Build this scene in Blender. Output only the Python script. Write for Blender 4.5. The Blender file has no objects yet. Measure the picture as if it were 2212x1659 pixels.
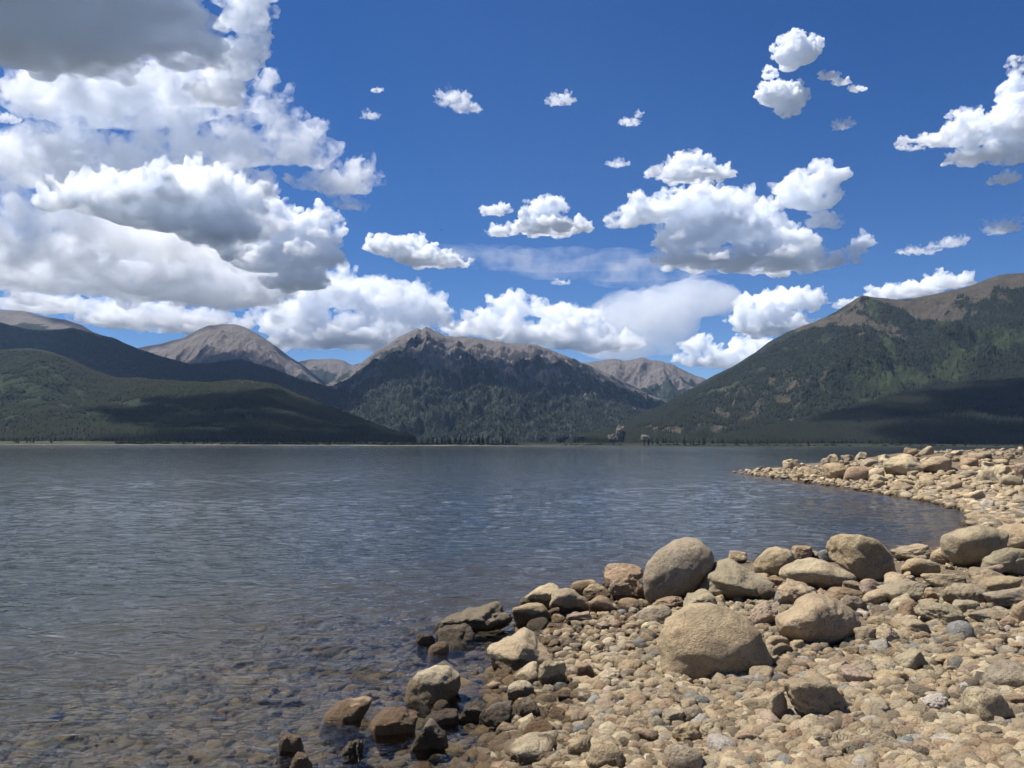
import bpy, bmesh, math, random
import numpy as np
from mathutils import Vector, Matrix, Euler

S = bpy.context.scene
COL = S.collection
R = math.radians

# ------------------------------------------------------------------ camera, sky, sun, exposure
CAM_Z = 1.7                      # eye height above the lake
PITCH, ROLL, FPX, PW, PH = 4.06, 0.16, 1856.0, 2212.0, 1659.0
cam = bpy.data.cameras.new("camera")
cam.sensor_width = 36.0
cam.lens = 36.0 * FPX / PW
cam.clip_start, cam.clip_end = 0.1, 120000.0
cam_ob = bpy.data.objects.new("camera", cam)
COL.objects.link(cam_ob)
cam_ob.location = (0, 0, CAM_Z)
CAM_M = Matrix.Rotation(R(90 + PITCH), 3, 'X') @ Matrix.Rotation(R(ROLL), 3, 'Z')
cam_ob.rotation_euler = CAM_M.to_euler()
S.camera = cam_ob

SUN_AZ, SUN_EL = -72.0, 63.0     # degrees from straight ahead (+Y), clockwise; and above the horizon
sun_dir = Vector((math.sin(R(SUN_AZ)) * math.cos(R(SUN_EL)), math.cos(R(SUN_AZ)) * math.cos(R(SUN_EL)), math.sin(R(SUN_EL))))
wd = bpy.data.worlds.new("World")
S.world = wd
wd.use_nodes = True
wn = wd.node_tree.nodes
sky = wn.new('ShaderNodeTexSky')
sky.sky_type = 'NISHITA'
sky.sun_disc = False
sky.sun_elevation = R(SUN_EL)
sky.sun_rotation = R(SUN_AZ)
sky.altitude = 2800
sky.air_density, sky.dust_density, sky.ozone_density = 1.0, 0.3, 4.0
wn['Background'].inputs['Strength'].default_value = 0.050
hs = wn.new('ShaderNodeHueSaturation')
hs.inputs['Saturation'].default_value = 1.28
hs.inputs['Hue'].default_value = 0.51
wd.node_tree.links.new(sky.outputs[0], hs.inputs['Color'])
wd.node_tree.links.new(hs.outputs[0], wn['Background'].inputs['Color'])
sl = bpy.data.lights.new("sun", 'SUN')
sl.energy, sl.angle, sl.color = 4.0, R(0.53), (1.0, 0.95, 0.87)
sun_ob = bpy.data.objects.new("sun", sl)
COL.objects.link(sun_ob)
sun_ob.rotation_euler = sun_dir.to_track_quat('Z', 'Y').to_euler()
sun_ob.location = (0, 0, 50)
S.view_settings.view_transform = 'Standard'
S.view_settings.look = 'None'
S.view_settings.exposure = 1.05
S.view_settings.gamma = 1.0
S.cycles.volume_bounces = 24
S.cycles.max_bounces = 28
S.cycles.diffuse_bounces = 3
S.cycles.glossy_bounces = 3
S.cycles.transparent_max_bounces = 16
S.cycles.use_adaptive_sampling = True
S.cycles.adaptive_threshold = 0.02

# ------------------------------------------------------------------ helpers
def ray(px, py):
    """direction of the view through a photo pixel (2212 wide), scaled to one metre of depth along +Y"""
    d = CAM_M @ Vector(((px - PW / 2) / FPX, -(py - PH / 2) / FPX, -1.0))
    return d / d.y
def at(px, py, Y):
    d = ray(px, py)
    return Vector((d.x * Y, Y, CAM_Z + d.z * Y))
def on_z(px, py, z=0.0):
    d = ray(px, py)
    t = (z - CAM_Z) / d.z
    return Vector((d.x * t, t, z))

_rs = np.random.RandomState(7)
_perm = np.concatenate([_rs.permutation(256)] * 3).astype(np.int32)
_g = _rs.normal(size=(256, 3)); _g /= np.linalg.norm(_g, axis=1)[:, None]
def noise3(p):
    """gradient noise, p is (n,3), about -1..1"""
    p = np.asarray(p, np.float64)
    i = np.floor(p).astype(np.int64); f = p - i
    i &= 255
    u = f * f * f * (f * (f * 6 - 15) + 10)
    out = 0
    for dx in (0, 1):
        wx = u[:, 0] if dx else 1 - u[:, 0]
        for dy in (0, 1):
            wy = u[:, 1] if dy else 1 - u[:, 1]
            for dz in (0, 1):
                wz = u[:, 2] if dz else 1 - u[:, 2]
                h = _perm[_perm[_perm[(i[:, 0] + dx) & 255] + ((i[:, 1] + dy) & 255)] + ((i[:, 2] + dz) & 255)]
                g = _g[h]
                out = out + wx * wy * wz * (g[:, 0] * (f[:, 0] - dx) + g[:, 1] * (f[:, 1] - dy) + g[:, 2] * (f[:, 2] - dz))
    return out * 1.5
def fbm(p, octv=5, lac=2.03, gain=0.5):
    a, s, q = 1.0, 0.0, np.asarray(p, float)
    for k in range(octv):
        s = s + a * noise3(q + 17.3 * k); q = q * lac; a *= gain
    return s
def ridged(p, octv=5, lac=2.05, gain=0.5):
    a, s, q, w = 1.0, 0.0, np.asarray(p, float), 1.0
    for k in range(octv):
        n = 1 - np.abs(noise3(q + 9.1 * k)); n = n * n * w
        w = np.clip(n * 1.6, 0, 1); s = s + a * n; q = q * lac; a *= gain
    return s
def mesh_np(name, V, F, smooth=True):
    """mesh from numpy arrays; F is (m,3) or (m,4)"""
    V = np.ascontiguousarray(V, np.float32); F = np.ascontiguousarray(F, np.int32)
    me = bpy.data.meshes.new(name)
    k = F.shape[1]
    me.vertices.add(len(V)); me.vertices.foreach_set('co', V.ravel())
    me.loops.add(F.size); me.loops.foreach_set('vertex_index', F.ravel())
    me.polygons.add(len(F)); me.polygons.foreach_set('loop_start', np.arange(0, F.size, k, dtype=np.int32))
    me.update(calc_edges=True)
    if smooth:
        me.polygons.foreach_set('use_smooth', np.ones(len(F), bool))
    return me
def link(name, me, mat=None, parent=None, **props):
    o = bpy.data.objects.new(name, me)
    COL.objects.link(o)
    if mat is not None:
        me.materials.append(mat)
    if parent is not None:
        o.parent = parent
    for k, v in props.items():
        o[k] = v
    return o
def ico(sub):
    bm = bmesh.new(); bmesh.ops.create_icosphere(bm, subdivisions=sub, radius=1.0)
    V = np.array([v.co[:] for v in bm.verts]); F = np.array([[v.index for v in f.verts] for f in bm.faces])
    bm.free(); return V, F
ICO = {k: ico(k) for k in (1, 2, 3, 4, 5)}
def new_mat(name):
    m = bpy.data.materials.new(name); m.use_nodes = True
    return m, m.node_tree.nodes, m.node_tree.links
# ------------------------------------------------------------------ mountains
def mountain_material(name, forest, rock, rock2, meadow, tree_scale=1 / 9.0, fvar=0.5, patch=1 / 140.0):
    m, n, l = new_mat(name)
    b = n['Principled BSDF']; b.inputs['Roughness'].default_value = 0.95; b.inputs['Specular IOR Level'].default_value = 0.1
    g = n.new('ShaderNodeNewGeometry')
    def noise(scale, detail=4, rough=0.6, sz=1.0):
        t = n.new('ShaderNodeTexNoise'); t.inputs['Scale'].default_value = scale; t.inputs['Detail'].default_value = detail; t.inputs['Roughness'].default_value = rough
        l.new(g.outputs['Position'], t.inputs['Vector']); return t.outputs['Fac']
    def math_(op, a, c=None, clamp=False):
        q = n.new('ShaderNodeMath'); q.operation = op; q.use_clamp = clamp
        for i, x in enumerate((a, c)):
            if x is None: continue
            if isinstance(x, (int, float)): q.inputs[i].default_value = x
            else: l.new(x, q.inputs[i])
        return q.outputs[0]
    def mix(f, a, c):
        q = n.new('ShaderNodeMix'); q.data_type = 'RGBA'
        if isinstance(f, float): q.inputs[0].default_value = f
        else: l.new(f, q.inputs[0])
        for i, x in ((6, a), (7, c)):
            if isinstance(x, tuple): q.inputs[i].default_value = (*x, 1)
            else: l.new(x, q.inputs[i])
        return q.outputs[2]
    def ramp(x, lo, hi):
        q = n.new('ShaderNodeMapRange'); q.inputs[1].default_value = lo; q.inputs[2].default_value = hi
        l.new(x, q.inputs[0]); return q.outputs[0]
    def attr(a):
        q = n.new('ShaderNodeAttribute'); q.attribute_name = a; return q.outputs['Fac']
    grain = noise(tree_scale, 3, 0.7)
    big = noise(patch, 5, 0.65)
    fr = ramp(grain, 0.3, 0.75)
    dark = tuple(x * (1 - fvar) for x in forest); lite = tuple(x * (1 + fvar) for x in forest)
    fc = mix(fr, dark, lite)
    fc = mix(math_('MULTIPLY', ramp(big, 0.42, 0.72), 0.45), fc, tuple((a + c) * 0.42 for a, c in zip(lite, meadow)))
    rc = mix(ramp(noise(patch * 2.2, 6, 0.7), 0.35, 0.65), rock, rock2)
    rc = mix(math_('MULTIPLY', ramp(noise(patch * 12, 4, 0.7), 0.35, 0.6), 0.35), rc, tuple(x * 0.55 for x in rock))
    mc = mix(ramp(noise(patch * 5, 5, 0.7), 0.35, 0.65), meadow, tuple(x * 0.6 for x in meadow))
    wob = math_('MULTIPLY', math_('SUBTRACT', noise(patch * 3, 6, 0.72), 0.5), 1.5)
    rm = ramp(math_('ADD', attr('rock'), wob), 0.44, 0.58)
    mm = ramp(math_('ADD', attr('meadow'), wob), 0.42, 0.62)
    c = mix(mm, fc, mc); c = mix(rm, c, rc)
    l.new(c, b.inputs['Base Color'])
    bp = n.new('ShaderNodeBump'); bp.inputs['Strength'].default_value = 0.9; bp.inputs['Distance'].default_value = 9.0
    l.new(grain, bp.inputs['Height']); l.new(bp.outputs[0], b.inputs['Normal'])
    return m

def interp(pts, x):
    a = np.array(pts, float); return np.interp(x, a[:, 0], a[:, 1])

def mountain(name, outline, Yr, Yf, label, mat, seed, treeline=9e9, tl_noise=90.0, relief=0.10, gully=450.0, shear=0.0, e=1.15, back=2200.0,
             rough=1.3, step=1.6, rows=230, patches=(), z0=2.0, rockbase=0.0, streaks=()):
    """outline: ridge line as (px,py) seen from the beach; Yr, Yf: distance of ridge and foot (numbers or lists over px).
    patches: (kind, [(px, t), ...], width in t-space) lines of scree or meadow running over the slope"""
    x0, x1 = outline[0][0], outline[-1][0]
    px = np.arange(x0, x1 + step, step); nc = len(px)
    py = interp(outline, px)
    yr = interp(Yr, px) if isinstance(Yr, list) else np.full(nc, float(Yr))
    yf = interp(Yf, px) if isinstance(Yf, list) else np.full(nc, float(Yf))
    M = np.array(CAM_M)
    d = np.stack([(px - PW / 2) / FPX, -(py - PH / 2) / FPX, -np.ones(nc)], 1) @ M.T
    sx, sz = d[:, 0] / d[:, 1], d[:, 2] / d[:, 1]
    # small unevenness of the crest itself
    cr = fbm(np.stack([px / 40, np.full(nc, seed * 3.1), np.zeros(nc)], 1), 5, gain=0.6) * rough / FPX
    zr = CAM_Z + (sz + cr) * yr
    t = np.concatenate([np.linspace(0, 1, rows), 1 + np.linspace(0, 1, 40)[1:] ** 1.3])
    T, PX = np.meshgrid(t, px, indexing='ij')
    tf = np.clip(T, 0, 1); tb = np.clip(T - 1, 0, 1)
    Yv = yf + (yr - yf) * tf + back * tb
    X = sx * Yv
    base = np.maximum(zr - z0, 1.0)
    prof = np.where(T <= 1, tf ** e, (1 - tb) ** 1.2)
    q = np.stack([((X + shear * (Yv - yf)) / gully).ravel(), (Yv / (gully * 3.0)).ravel(), np.full(X.size, seed * 7.7)], 1)
    wv = np.stack([noise3(q * 0.8 + 3), noise3(q * 0.8 + 40), np.zeros(len(q))], 1)
    rg = ridged(q + 0.35 * wv, 5) - 0.95
    q2 = np.stack([(X / (gully * 0.3)).ravel(), (Yv / (gully * 0.5)).ravel(), np.full(X.size, seed * 2.2)], 1)
    fn = fbm(q2, 5, gain=0.62)
    rg = rg.reshape(X.shape); fn = fn.reshape(X.shape)
    env = np.where(T <= 1, np.clip(tf * (1 - tf) * 4, 0, 1) ** 0.7, np.clip(tb * 3, 0, 1))
    env *= np.clip((1 - tf) * 9 + 0.02, 0, 1) * (T <= 1) + (T > 1)
    Z = z0 + base * prof + base * relief * env * (rg * 0.9 + fn * 0.3)
    Z = np.where((T < 0.001) | (tb > 0.999), -3.0, Z)
    V = np.stack([X, Yv, Z], -1).reshape(-1, 3)
    nr = len(t)
    idx = np.arange(nr * nc).reshape(nr, nc)
    F = np.stack([idx[:-1, :-1], idx[:-1, 1:], idx[1:, 1:], idx[1:, :-1]], -1).reshape(-1, 4)
    me = mesh_np(name, V, F)
    tl = treeline + tl_noise * (fn * 0.9 + rg * 1.1)
    rock = np.clip(0.5 + (Z - tl) / 130.0, 0, 1)
    rock = np.maximum(rock, rockbase)
    meadow = np.zeros_like(Z)
    for kind, pts, w in patches:
        P = np.array(pts, float); dm = np.full(Z.shape, 9e9)
        for a, b in zip(P[:-1], P[1:]):
            A = np.stack([PX - a[0], (T - a[1]) * 300], -1); B = np.array([b[0] - a[0], (b[1] - a[1]) * 300])
            h = np.clip((A @ B) / max(B @ B, 1e-6), 0, 1)
            dm = np.minimum(dm, np.hypot(A[..., 0] - h * B[0], A[..., 1] - h * B[1]))
        s = np.clip((0.74 if kind != 'rock' else 0.56) - 0.4 * dm / w, 0, 1)
        if kind == 'rock': rock = np.maximum(rock, s)
        elif kind == 'meadow': meadow = np.maximum(meadow, s)
        elif kind == 'wood': rock = np.minimum(rock, 1 - s)
    for k_, lo_, hi_, a_, b_, amp, wid in streaks:      # thin scree runs and rock ribs down the fall line
        s_ = (PX + k_ * T).ravel(); sn_ = fbm(np.stack([s_ / wid, T.ravel() * 5.0, np.full(s_.size, seed * 4.4)], 1), 3, gain=0.6).reshape(T.shape)
        w_ = np.clip((T - lo_) / 0.1, 0, 1) * np.clip((hi_ - T) / 0.15, 0, 1) * np.clip((PX - a_) / 30, 0, 1) * np.clip((b_ - PX) / 30, 0, 1)
        rock = np.maximum(rock, np.clip(0.2 + sn_ * 1.5, 0, 1) * amp * w_)
    for nm, arr in (('rock', rock), ('meadow', meadow)):
        a = me.attributes.new(nm, 'FLOAT', 'POINT'); a.data.foreach_set('value', arr.ravel().astype(np.float32))
    o = link(name, me, mat, kind='structure', label=label)
    return dict(o=o, X=X, Y=Yv, Z=Z, rock=rock, meadow=meadow, rows=rows)

def forest(name, mt, n, label, mat, h=(8, 16), seed=1, tmax=0.97, keep_rock=0.45):
    """a far-off wood: one body of many small conifers standing on the slope"""
    rs = np.random.RandomState(seed)
    nr, nc = mt['X'].shape; nr = int(mt['rows'] * tmax)
    ri = rs.rand(int(n * 2.2)) * (nr - 2); w = mt['Y'][ri.astype(int), nc // 2]; ri = ri[rs.rand(len(ri)) < w / w.max()]
    ci = rs.rand(len(ri)) * (nc - 2)
    r0, c0 = ri.astype(int), ci.astype(int); fr, fc = ri - r0, ci - c0
    def bil(A): return (A[r0, c0] * (1 - fr) * (1 - fc) + A[r0 + 1, c0] * fr * (1 - fc) + A[r0, c0 + 1] * (1 - fr) * fc + A[r0 + 1, c0 + 1] * fr * fc)
    P = np.stack([bil(mt['X']), bil(mt['Y']), bil(mt['Z'])], 1)
    wob = fbm(P / 60.0, 3) * 0.45
    ok = (bil(mt['rock']) + wob < keep_rock) & (bil(mt['meadow']) + wob < 0.5) & (rs.rand(len(P)) < 0.75 + 0.6 * fbm(P / 45.0 + 30, 2))
    P = P[ok][:n]; k = len(P)
    H = h[0] + (h[1] - h[0]) * rs.rand(k) ** 1.5; W = H * (0.2 + 0.14 * rs.rand(k))
    a = np.arange(5) / 5 * 2 * np.pi
    ring = np.stack([np.cos(a), np.sin(a), np.zeros(5)], 1)
    ang = rs.rand(k) * 6.28; ca, sa = np.cos(ang), np.sin(ang)
    V = np.empty((k, 6, 3))
    V[:, :5, 0] = P[:, None, 0] + W[:, None] * (ring[:, 0] * ca[:, None] - ring[:, 1] * sa[:, None])
    V[:, :5, 1] = P[:, None, 1] + W[:, None] * (ring[:, 0] * sa[:, None] + ring[:, 1] * ca[:, None])
    V[:, :5, 2] = P[:, None, 2] - 0.5 + rs.rand(k, 5) * H[:, None] * 0.12
    V[:, 5] = P + np.stack([np.zeros(k), np.zeros(k), H], 1)
    tri = np.array([[i, (i + 1) % 5, 5] for i in range(5)])
    F = (np.arange(k)[:, None, None] * 6 + tri).reshape(-1, 3)
    me = mesh_np(name, V.reshape(-1, 3), F, smooth=False)
    return link(name, me, mat, kind='stuff', label=label)

def forest_material(name, c, scale=1 / 25.0):
    m, n, l = new_mat(name); b = n['Principled BSDF']; b.inputs['Roughness'].default_value = 0.95; b.inputs['Specular IOR Level'].default_value = 0.05
    g = n.new('ShaderNodeNewGeometry')
    t = n.new('ShaderNodeTexNoise'); t.inputs['Scale'].default_value = scale; t.inputs['Detail'].default_value = 4; t.inputs['Roughness'].default_value = 0.75
    l.new(g.outputs['Position'], t.inputs['Vector'])
    r = n.new('ShaderNodeValToRGB'); l.new(t.outputs['Fac'], r.inputs[0])
    r.color_ramp.elements[0].position = 0.32; r.color_ramp.elements[0].color = (*[x * 0.55 for x in c], 1)
    r.color_ramp.elements[1].position = 0.7; r.color_ramp.elements[1].color = (c[0] * 1.7, c[1] * 1.55, c[2] * 1.2, 1)
    t2 = n.new('ShaderNodeTexNoise'); t2.inputs['Scale'].default_value = scale / 9; t2.inputs['Detail'].default_value = 6; t2.inputs['Roughness'].default_value = 0.7
    l.new(g.outputs['Position'], t2.inputs['Vector'])
    mr = n.new('ShaderNodeMapRange'); mr.inputs[1].default_value = 0.42; mr.inputs[2].default_value = 0.62; mr.inputs[4].default_value = 0.7; l.new(t2.outputs['Fac'], mr.inputs[0])
    mx = n.new('ShaderNodeMix'); mx.data_type = 'RGBA'; l.new(mr.outputs[0], mx.inputs[0]); l.new(r.outputs[0], mx.inputs[6]); mx.inputs[7].default_value = (c[0] * 1.25, c[1] * 0.95, c[2] * 1.15, 1)
    l.new(mx.outputs[2], b.inputs['Base Color'])
    return m

FOR = (0.020, 0.027, 0.021)
ROCK, ROCK2 = (0.105, 0.093, 0.086), (0.16, 0.142, 0.13)
MEAD = (0.045, 0.058, 0.026)
m_far = mountain_material('far_mountain_rock', FOR, ROCK, ROCK2, MEAD, 1 / 16.0, 0.4, 1 / 300.0)
m_mid = mountain_material('central_mountain_rock', FOR, (0.095, 0.085, 0.08), (0.155, 0.138, 0.125), MEAD, 1 / 14.0, 0.45, 1 / 220.0)
m_right = mountain_material('right_mountain_rock', (0.014, 0.018, 0.0125), (0.056, 0.047, 0.033), (0.085, 0.072, 0.052), (0.034, 0.045, 0.02), 1 / 11.0, 0.5, 1 / 150.0)
m_green = mountain_material('forested_hill', (0.016, 0.022, 0.014), (0.18, 0.15, 0.12), (0.22, 0.19, 0.15), (0.025, 0.037, 0.016), 1 / 9.0, 0.5, 1 / 110.0)
m_shade = mountain_material('shade_toned_hill', (0.011, 0.015, 0.012), (0.12, 0.1, 0.08), (0.15, 0.12, 0.1), (0.02, 0.026, 0.016), 1 / 9.0, 0.4, 1 / 200.0)  # cloud shadow is put into these hill colours

M1 = mountain('mountain', [(-420, 690), (-200, 662), (-60, 664), (0, 669), (50, 671), (100, 685), (140, 690), (175, 702), (200, 717), (245, 730), (300, 757), (360, 800), (420, 850)],
              7600, 5200, 'long brown bare-topped ridge behind the dark forested slope', m_far, 1, treeline=930, gully=700, relief=0.07)
M2 = mountain('mountain', [(-420, 730), (-200, 690), (-60, 684), (0, 696), (60, 712), (110, 712), (160, 708), (245, 730), (295, 752), (350, 770), (410, 786), (460, 783), (520, 775), (570, 790), (620, 808), (660, 822), (700, 832), (760, 855), (830, 890)],
              [(-420, 5600), (300, 5800), (830, 5600)], 3300, 'dark conifer covered slope below the brown ridge', m_shade, 2, treeline=1500, gully=600, relief=0.06)
M3 = mountain('mountain', [(150, 800), (250, 765), (295, 752), (350, 742), (400, 728), (430, 712), (450, 703), (480, 700), (510, 701), (530, 707), (555, 720), (580, 737), (605, 755), (630, 773), (660, 793), (700, 826), (760, 860)],
              9000, 6000, 'rounded bare scree mountain with a flat dark summit', m_far, 3, treeline=640, tl_noise=120, gully=420, relief=0.10, rough=1.0)
M4 = mountain('mountain', [(560, 830), (600, 800), (645, 782), (670, 776), (690, 777), (715, 774), (740, 778), (760, 787), (790, 782), (830, 800)],
              11000, 8500, 'small distant blue-grey mountain in the gap', m_far, 4, treeline=900, gully=500, relief=0.08, rough=1.6, back=1500)
M6 = mountain('mountain', [(1120, 830), (1180, 800), (1231, 786), (1266, 782), (1306, 776), (1331, 773), (1351, 778), (1386, 773), (1416, 779), (1456, 790), (1496, 807), (1526, 819), (1600, 860), (1680, 900)],
              8200, 5600, 'jagged rocky ridge beyond the central mountain', m_mid, 6, treeline=480, tl_noise=150, gully=330, relief=0.12, rough=4.0, shear=-0.4)
M5 = mountain('mountain', [(560, 905), (620, 870), (700, 830), (740, 815), (780, 785), (810, 760), (840, 742), (860, 729), (885, 717), (902, 708), (911, 712), (920, 705), (935, 713), (960, 725), (980, 727), (1000, 726), (1025, 730), (1106, 742), (1156, 743), (1191, 757), (1231, 772), (1275, 790), (1330, 815), (1400, 850), (1480, 885), (1560, 915)],
              [(560, 6200), (900, 7000), (1560, 6400)], 3300, 'tall pointed central mountain with grey rock above dark forest', m_mid, 5, treeline=330, tl_noise=250, gully=330, relief=0.17, rough=2.2, shear=-0.75,
              streaks=[(312, 0.28, 0.95, 900, 1420, 0.7, 15), (60, 0.7, 0.97, 840, 960, 0.6, 12)],
              patches=[('rock', [(935, 0.78), (1000, 0.55), (1060, 0.38)], 9), ('rock', [(985, 0.76), (1050, 0.6), (1110, 0.42)], 8), ('rock', [(1040, 0.72), (1120, 0.5)], 7), ('rock', [(1110, 0.7), (1190, 0.48)], 7),
                       ('wood', [(760, 0.8), (840, 0.82), (880, 0.72)], 45), ('wood', [(1250, 0.75), (1400, 0.75)], 60)])
M7 = mountain('mountain', [(1240, 948), (1300, 936), (1340, 925), (1380, 900), (1440, 870), (1500, 835), (1536, 814), (1581, 792), (1631, 762), (1656, 742), (1706, 714), (1756, 697), (1806, 673), (1826, 659), (1850, 645), (1866, 638), (1881, 641), (1906, 643), (1941, 647), (1976, 644), (2031, 632), (2081, 622), (2111, 612), (2156, 594), (2212, 590), (2300, 575), (2450, 560), (2650, 600)],
              [(1240, 3000), (1500, 4300), (1866, 4700), (2300, 5200), (2650, 5200)], [(1240, 2300), (1500, 2300), (2650, 2300)], 'broad right-hand mountain with brown summit and green avalanche chutes', m_right, 12, treeline=640, tl_noise=150, gully=380, relief=0.15, rough=1.3, shear=0.3, rows=300, streaks=[(-420, 0.06, 0.62, 1330, 1760, 0.5, 16), (-150, 0.5, 0.9, 1700, 2300, 0.42, 16)],
              patches=[('meadow', [(1885, 0.86), (1900, 0.70), (1912, 0.55), (1925, 0.45)], 20), ('meadow', [(2010, 0.84), (2030, 0.74), (2040, 0.62)], 17), ('rock', [(1860, 0.95), (1880, 0.82), (1895, 0.68)], 9),
                       ('rock', [(1700, 0.48), (1650, 0.34), (1590, 0.2), (1540, 0.1)], 26), ('rock', [(1560, 0.62), (1620, 0.42)], 24), ('rock', [(1480, 0.5), (1560, 0.3)], 22), ('rock', [(1780, 0.38), (1680, 0.3)], 24), ('rock', [(1400, 0.4), (1470, 0.2)], 22),
                       ('rock', [(1852, 0.55), (1872, 0.53)], 7), ('rock', [(2012, 0.72), (2028, 0.69)], 6), ('rock', [(1905, 0.5), (1915, 0.48)], 5), ('meadow', [(1650, 0.62), (1560, 0.6), (1520, 0.65)], 20), ('meadow', [(1780, 0.28), (1900, 0.3), (2050, 0.36), (2212, 0.42)], 22),
                       ('meadow', [(1700, 0.75), (1800, 0.68)], 22)])
M8 = mountain('forested_hill', [(-420, 760), (-200, 745), (0, 755), (60, 752), (100, 757), (150, 775), (200, 800), (250, 815), (310, 817), (400, 825), (450, 827), (500, 822), (530, 820), (590, 830), (650, 855), (725, 885), (800, 915), (850, 935), (900, 950)],
              [(-420, 3300), (0, 3300), (500, 3000), (900, 2500)], 1900, 'low green wooded hill in front of the dark slope', m_green, 8, treeline=1500, gully=300, relief=0.10, z0=8,
              patches=[('meadow', [(0, 0.5), (120, 0.42), (220, 0.3)], 30), ('meadow', [(250, 0.6), (400, 0.5), (560, 0.4)], 26), ('meadow', [(300, 0.2), (500, 0.15)], 16), ('meadow', [(60, 0.75), (180, 0.6)], 16), ('rock', [(510, 0.97), (532, 0.93)], 10), ('meadow', [(-100, 0.25), (60, 0.2)], 20)])
M9 = mountain('forested_hill', [(1540, 950), (1600, 938), (1681, 922), (1756, 908), (1856, 877), (1931, 852), (2056, 830), (2156, 812), (2212, 797), (2300, 780), (2450, 760), (2650, 770)],
              [(1540, 2300), (2212, 2900), (2650, 3000)], 1850, 'low right ridge, its outline and dark colour standing in for a cloud shadow', m_shade, 9, treeline=1500, gully=350, relief=0.05, z0=6)  # ridge stands in for a cloud shadow; its crest follows the shadow edge
fm_green = forest_material('conifer_needles_green', (0.0145, 0.020, 0.0125))
fm_m5 = forest_material('conifer_needles_far', (0.010, 0.014, 0.011), 1 / 80.0)
fm_shade = forest_material('conifer_needles_shade_toned', (0.011, 0.015, 0.0115), 1 / 60.0)  # needles toned down as if under a cloud
forest('forest', M8, 85000, 'conifer and aspen forest covering the low left hill', fm_green, (6, 13), 3)
forest('forest', M9, 40000, 'dense conifer forest on the low right ridge, darkened as cloud shadow', fm_shade, (9, 17), 4)
forest('forest', M7, 60000, 'scattered conifer forest on the right-hand mountain', forest_material('conifer_needles_mid', (0.0115, 0.0155, 0.0105)), (9, 19), 5, 0.9)
forest('forest', M5, 34000, 'distant conifer forest on the lower slopes of the central mountain', fm_m5, (11, 20), 7, 0.8, 0.2)
forest('forest', M2, 45000, 'distant dark forest below the brown ridge', fm_shade, (12, 24), 6)

# ------------------------------------------------------------------ far shore: flat land, sand, brush, pines
def shore_y(X):
    q = np.stack([np.asarray(X, float) / 260.0, np.full(np.shape(X), 3.3), np.zeros(np.shape(X))], -1).reshape(-1, 3)
    return 1500 + 45 * fbm(q, 4).reshape(np.shape(X))
xs = np.linspace(-3200, 3200, 900); rws = np.concatenate([[-30], np.linspace(0, 60, 16), np.geomspace(70, 1500, 24)])
SX = np.repeat(xs[None], len(rws), 0); SY = shore_y(SX) + rws[:, None]
hn = fbm(np.stack([SX.ravel() / 90, SY.ravel() / 90, np.zeros(SX.size)], 1), 4).reshape(SX.shape)
SZ = np.where(rws[:, None] < 0, -2.0, 0.045 * np.minimum(rws[:, None], 30) + 0.018 * np.clip(rws[:, None] - 30, 0, 300) + 0.003 * np.maximum(rws[:, None] - 330, 0) + np.clip(rws[:, None] / 40, 0, 1) * hn * 1.4)
SZ = np.maximum(SZ, np.where(rws[:, None] > 25, 0.9, -2.0))
ii = np.arange(SX.size).reshape(SX.shape)
fs = mesh_np('far_shore', np.stack([SX, SY, SZ], -1).reshape(-1, 3), np.stack([ii[:-1, :-1], ii[:-1, 1:], ii[1:, 1:], ii[1:, :-1]], -1).reshape(-1, 4))
m, n, l = new_mat('meadow_and_sand')
b = n['Principled BSDF']; b.inputs['Roughness'].default_value = 1.0; b.inputs['Specular IOR Level'].default_value = 0.1
g = n.new('ShaderNodeNewGeometry'); sp = n.new('ShaderNodeSeparateXYZ'); l.new(g.outputs['Position'], sp.inputs[0])
t = n.new('ShaderNodeTexNoise'); t.inputs['Scale'].default_value = 1 / 50.0; t.inputs['Detail'].default_value = 5; l.new(g.outputs['Position'], t.inputs['Vector'])
r = n.new('ShaderNodeValToRGB'); l.new(t.outputs['Fac'], r.inputs[0])
r.color_ramp.elements[0].position = 0.35; r.color_ramp.elements[0].color = (0.026, 0.034, 0.016, 1)
r.color_ramp.elements[1].position = 0.65; r.color_ramp.elements[1].color = (0.065, 0.06, 0.033, 1)
ad = n.new('ShaderNodeMath'); ad.operation = 'MULTIPLY_ADD'; l.new(t.outputs['Fac'], ad.inputs[0]); ad.inputs[1].default_value = -1.6; l.new(sp.outputs['Z'], ad.inputs[2])
xr = n.new('ShaderNodeMapRange'); l.new(sp.outputs['X'], xr.inputs[0]); xr.inputs[1].default_value = 0; xr.inputs[2].default_value = 250; xr.inputs[4].default_value = 0.45
ad2 = n.new('ShaderNodeMath'); ad2.operation = 'ADD'; l.new(ad.outputs[0], ad2.inputs[0]); l.new(xr.outputs[0], ad2.inputs[1])
mr = n.new('ShaderNodeMapRange'); l.new(ad2.outputs[0], mr.inputs[0]); mr.inputs[1].default_value = -0.62; mr.inputs[2].default_value = -0.4
mx = n.new('ShaderNodeMix'); mx.data_type = 'RGBA'; l.new(mr.outputs[0], mx.inputs[0]); mx.inputs[6].default_value = (0.27, 0.215, 0.14, 1); dk = n.new('ShaderNodeMix'); dk.data_type = 'RGBA'; dk.blend_type = 'MULTIPLY'; l.new(r.outputs[0], dk.inputs[6]); dk.inputs[7].default_value = (0.45, 0.5, 0.45, 1)
xr2 = n.new('ShaderNodeMapRange'); l.new(sp.outputs['X'], xr2.inputs[0]); xr2.inputs[1].default_value = -100; xr2.inputs[2].default_value = 300; l.new(xr2.outputs[0], dk.inputs[0]); l.new(dk.outputs[2], mx.inputs[7])
l.new(mx.outputs[2], b.inputs['Base Color'])
link('far_shore', fs, m, kind='structure', label='flat far shore with pale sand edge and grassy meadow')
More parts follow.
